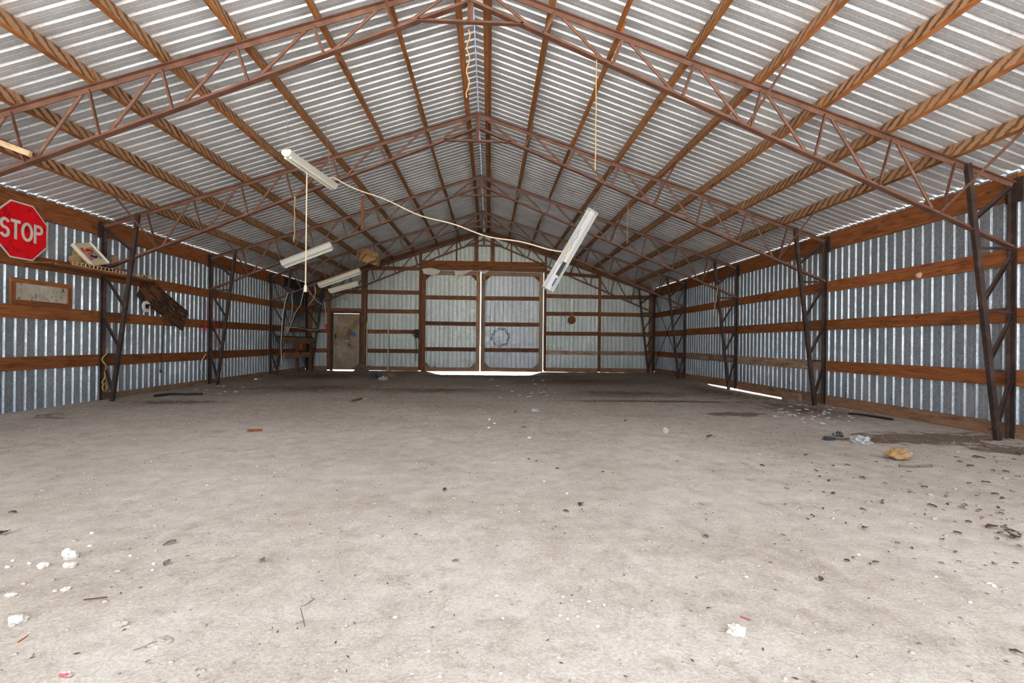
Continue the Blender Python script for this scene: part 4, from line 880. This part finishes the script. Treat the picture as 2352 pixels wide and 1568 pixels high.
# sticks, rags, paper
def rag_heap(u, v, wpx, hpx, mat, label, seed, cat='rag', name='rag'):
    p = ground(u, v); d = (p - CAM).length; r = wpx / FPX * d / 2 * 0.68; h = hpx / FPX * d * 0.8
    tag(blob(p + Vector((0, 0, h * 0.3)), r, r * 0.7, h * 0.65, seed, 4, 0.75, 2.4, -0.5).build(name, mat, None, False), label, cat)
MT['rag_dark'] = spotted('dark_rag', (0.05, 0.05, 0.06), (0.22, 0.22, 0.24), 0.58, 10, 0.9); MT['rag_pale'] = spotted('pale_rag', (0.50, 0.53, 0.56), (0.26, 0.25, 0.24), 0.52, 16, 0.8)
rag_heap(1977, 1018, 48, 16, 'rag_pale', 'crumpled pale blue-grey rag on the dirt near the wall', 1); rag_heap(1926, 1004, 24, 12, 'rag_dark', 'small dark rag beside the crumpled pale rag', 2)
rag_heap(1902, 1012, 30, 9, 'rag_dark', 'flat dark scrap beside the small dark rag', 8)
rag_heap(862, 869, 34, 14, 'rag_dark', 'dark heap of rags on the dirt before the back wall', 3); rag_heap(880, 872, 26, 10, 'rag_pale', 'grey bag among the dark rags before the back wall', 4, 'bag', 'plastic_bag'); rag_heap(896, 866, 34, 9, 'skirt', 'brown crumpled litter beside the dark rags', 6, 'litter', 'litter_heap')
MT['soilheap'] = plain('loose_soil', (0.19, 0.145, 0.11), 0.95, 0, 0.25, 10)
rag_heap(829, 853, 46, 18, 'soilheap', 'low heap of loose soil piled against the service door', 7, 'soil', 'soil_heap')
rag_heap(1228, 945, 26, 9, 'rag_pale', 'small folded grey paper scrap on the dirt', 5, 'paper', 'paper_scrap'); rag_heap(1529, 995, 18, 14, 'stone_pale', 'small greenish-white crumpled wrapper on the dirt', 9, 'wrapper', 'wrapper')
rag_heap(1693, 1458, 42, 20, 'stone_white', 'crumbling patch of white chalky lumps on the dirt', 12, 'chalk', 'chalk_lump')
def stick(pp, rpx, mat, label, name='twig', cat='twig'):
    P_ = []
    for u, v in pp: q_ = ground(u, v); q_.z += 0.012; P_.append(q_)
    d = (P_[0] - CAM).length; tag(MB().tube(P_, rpx / FPX * d, 6).build(name, mat), label, cat)
stick([(192, 1390), (246, 1383)], 1.2, 'leaf', 'short straight reddish-brown stick on the dirt'); stick([(40, 1488), (64, 1472)], 1.2, 'girt', 'short ochre twig lying by the flat whitish stone')
stick([(306, 1504), (335, 1493), (360, 1483)], 0.8, 'leaf_grey', 'thin grey twig beside the flat pale stone'); stick([(690, 1405), (697, 1430), (700, 1448)], 0.9, 'leaf_grey', 'thin bent dark twig on the dirt, its lower half'); stick([(690, 1402), (706, 1396), (722, 1384), (714, 1380)], 0.9, 'leaf_grey', 'thin dark twig with a hooked tip')
stick([(568, 993), (603, 991)], 3.2, 'darkwood', 'short dark wooden stick lying far out on the bare floor', 'stick', 'stick'); stick([(807, 923), (830, 917)], 3.0, 'darkwood', 'short dark stick on the floor toward the rag heap', 'stick', 'stick')
stick([(84, 960), (115, 957), (145, 955)], 4, 'leaf_grey', 'flat dark stick lying in the dirt below the left girts', 'stick', 'stick'); stick([(2065, 1072), (2095, 1074), (2140, 1073)], 2.5, 'leaf_grey', 'dark stick lying beside the foam chunk', 'stick', 'stick')
stick([(355, 912), (390, 908), (430, 908), (465, 906)], 3.5, 'char', 'charred curved stick lying along the foot of the wall', 'stick', 'stick'); stick([(1950, 951), (1985, 956), (2050, 967)], 2.5, 'char', 'dark strip lying along the splash board', 'stick', 'stick')
rb = ground(150, 1556); tag(blob(rb + Vector((0, 0, 0.008)), 0.016, 0.011, 0.008, 4, 2, 0.8, 2.5).build('red_scrap', 'pink', None, False), 'crumpled red and white wrapper on the dirt', 'wrapper')
rs = ground(1711, 1427); tag(MB().tube([rs + Vector((-0.012, 0.01, 0.005)), rs + Vector((0.012, -0.012, 0.006))], [0.0025, 0.0018], 5).build('red_chip', 'red'), 'tiny red plastic sliver on the dirt', 'chip')

# ------------------------------------------------------------------ fine gravel and litter nobody could count
gv = MB(); r2 = random.Random(5)
for i in range(9000):
    yy = 1.2 + 10.5 * r2.random() ** 2.0; xx = r2.uniform(-6.0, 6.0)
    if abs(xx - 0.24) > 1.1 * yy + 0.3: continue
    r = r2.uniform(0.0025, 0.008) * (0.8 + yy * 0.10); z = fz(xx, yy); a = r2.uniform(0, 6.28)
    top = (xx, yy, z + r * r2.uniform(.5, .9)); k = 5; ring = [(xx + r * math.cos(a + j * 6.283 / k) * r2.uniform(.7, 1.2), yy + r * math.sin(a + j * 6.283 / k) * r2.uniform(.7, 1.2), z - 0.001) for j in range(k)]
    gv.add([top] + ring, [(0, 1 + j, 1 + (j + 1) % k) for j in range(k)])
tag(gv.build('gravel', 'stone_pale'), 'fine pale gravel crumbs strewn over the dirt floor', 'gravel', None, 'stuff')
lv = MB()
for i in range(8500):
    q_ = r2.random()
    if q_ < 0.45: yy = 7.5 + 9.4 * r2.random(); xx = r2.uniform(-6, 6)
    elif q_ < 0.75: yy = r2.uniform(2.5, 10); xx = 6.0 - 3.6 * r2.random() ** 1.5
    else: yy = 1.3 + 7 * r2.random() ** 1.6; xx = r2.uniform(-5.8, 5.8)
    if abs(xx - 0.24) > 1.1 * yy + 0.4: continue
    L_ = r2.uniform(0.004, 0.014) * (0.6 + 0.14 * yy); a = r2.uniform(0, 6.28); z = fz(xx, yy) + 0.002; dx, dy = math.cos(a) * L_, math.sin(a) * L_; wx, wy = -dy * 0.3, dx * 0.3
    lv.add([(xx - dx, yy - dy, z + 0.003), (xx + wx, yy + wy, z + L_ * 0.3), (xx + dx, yy + dy, z + 0.002), (xx - wx, yy - wy, z + L_ * 0.15)], [(0, 1, 2, 3)])
tag(lv.build('leaf_litter', 'leaf'), 'fine brown leaf crumbs scattered over the dirt floor', 'litter', None, 'stuff')
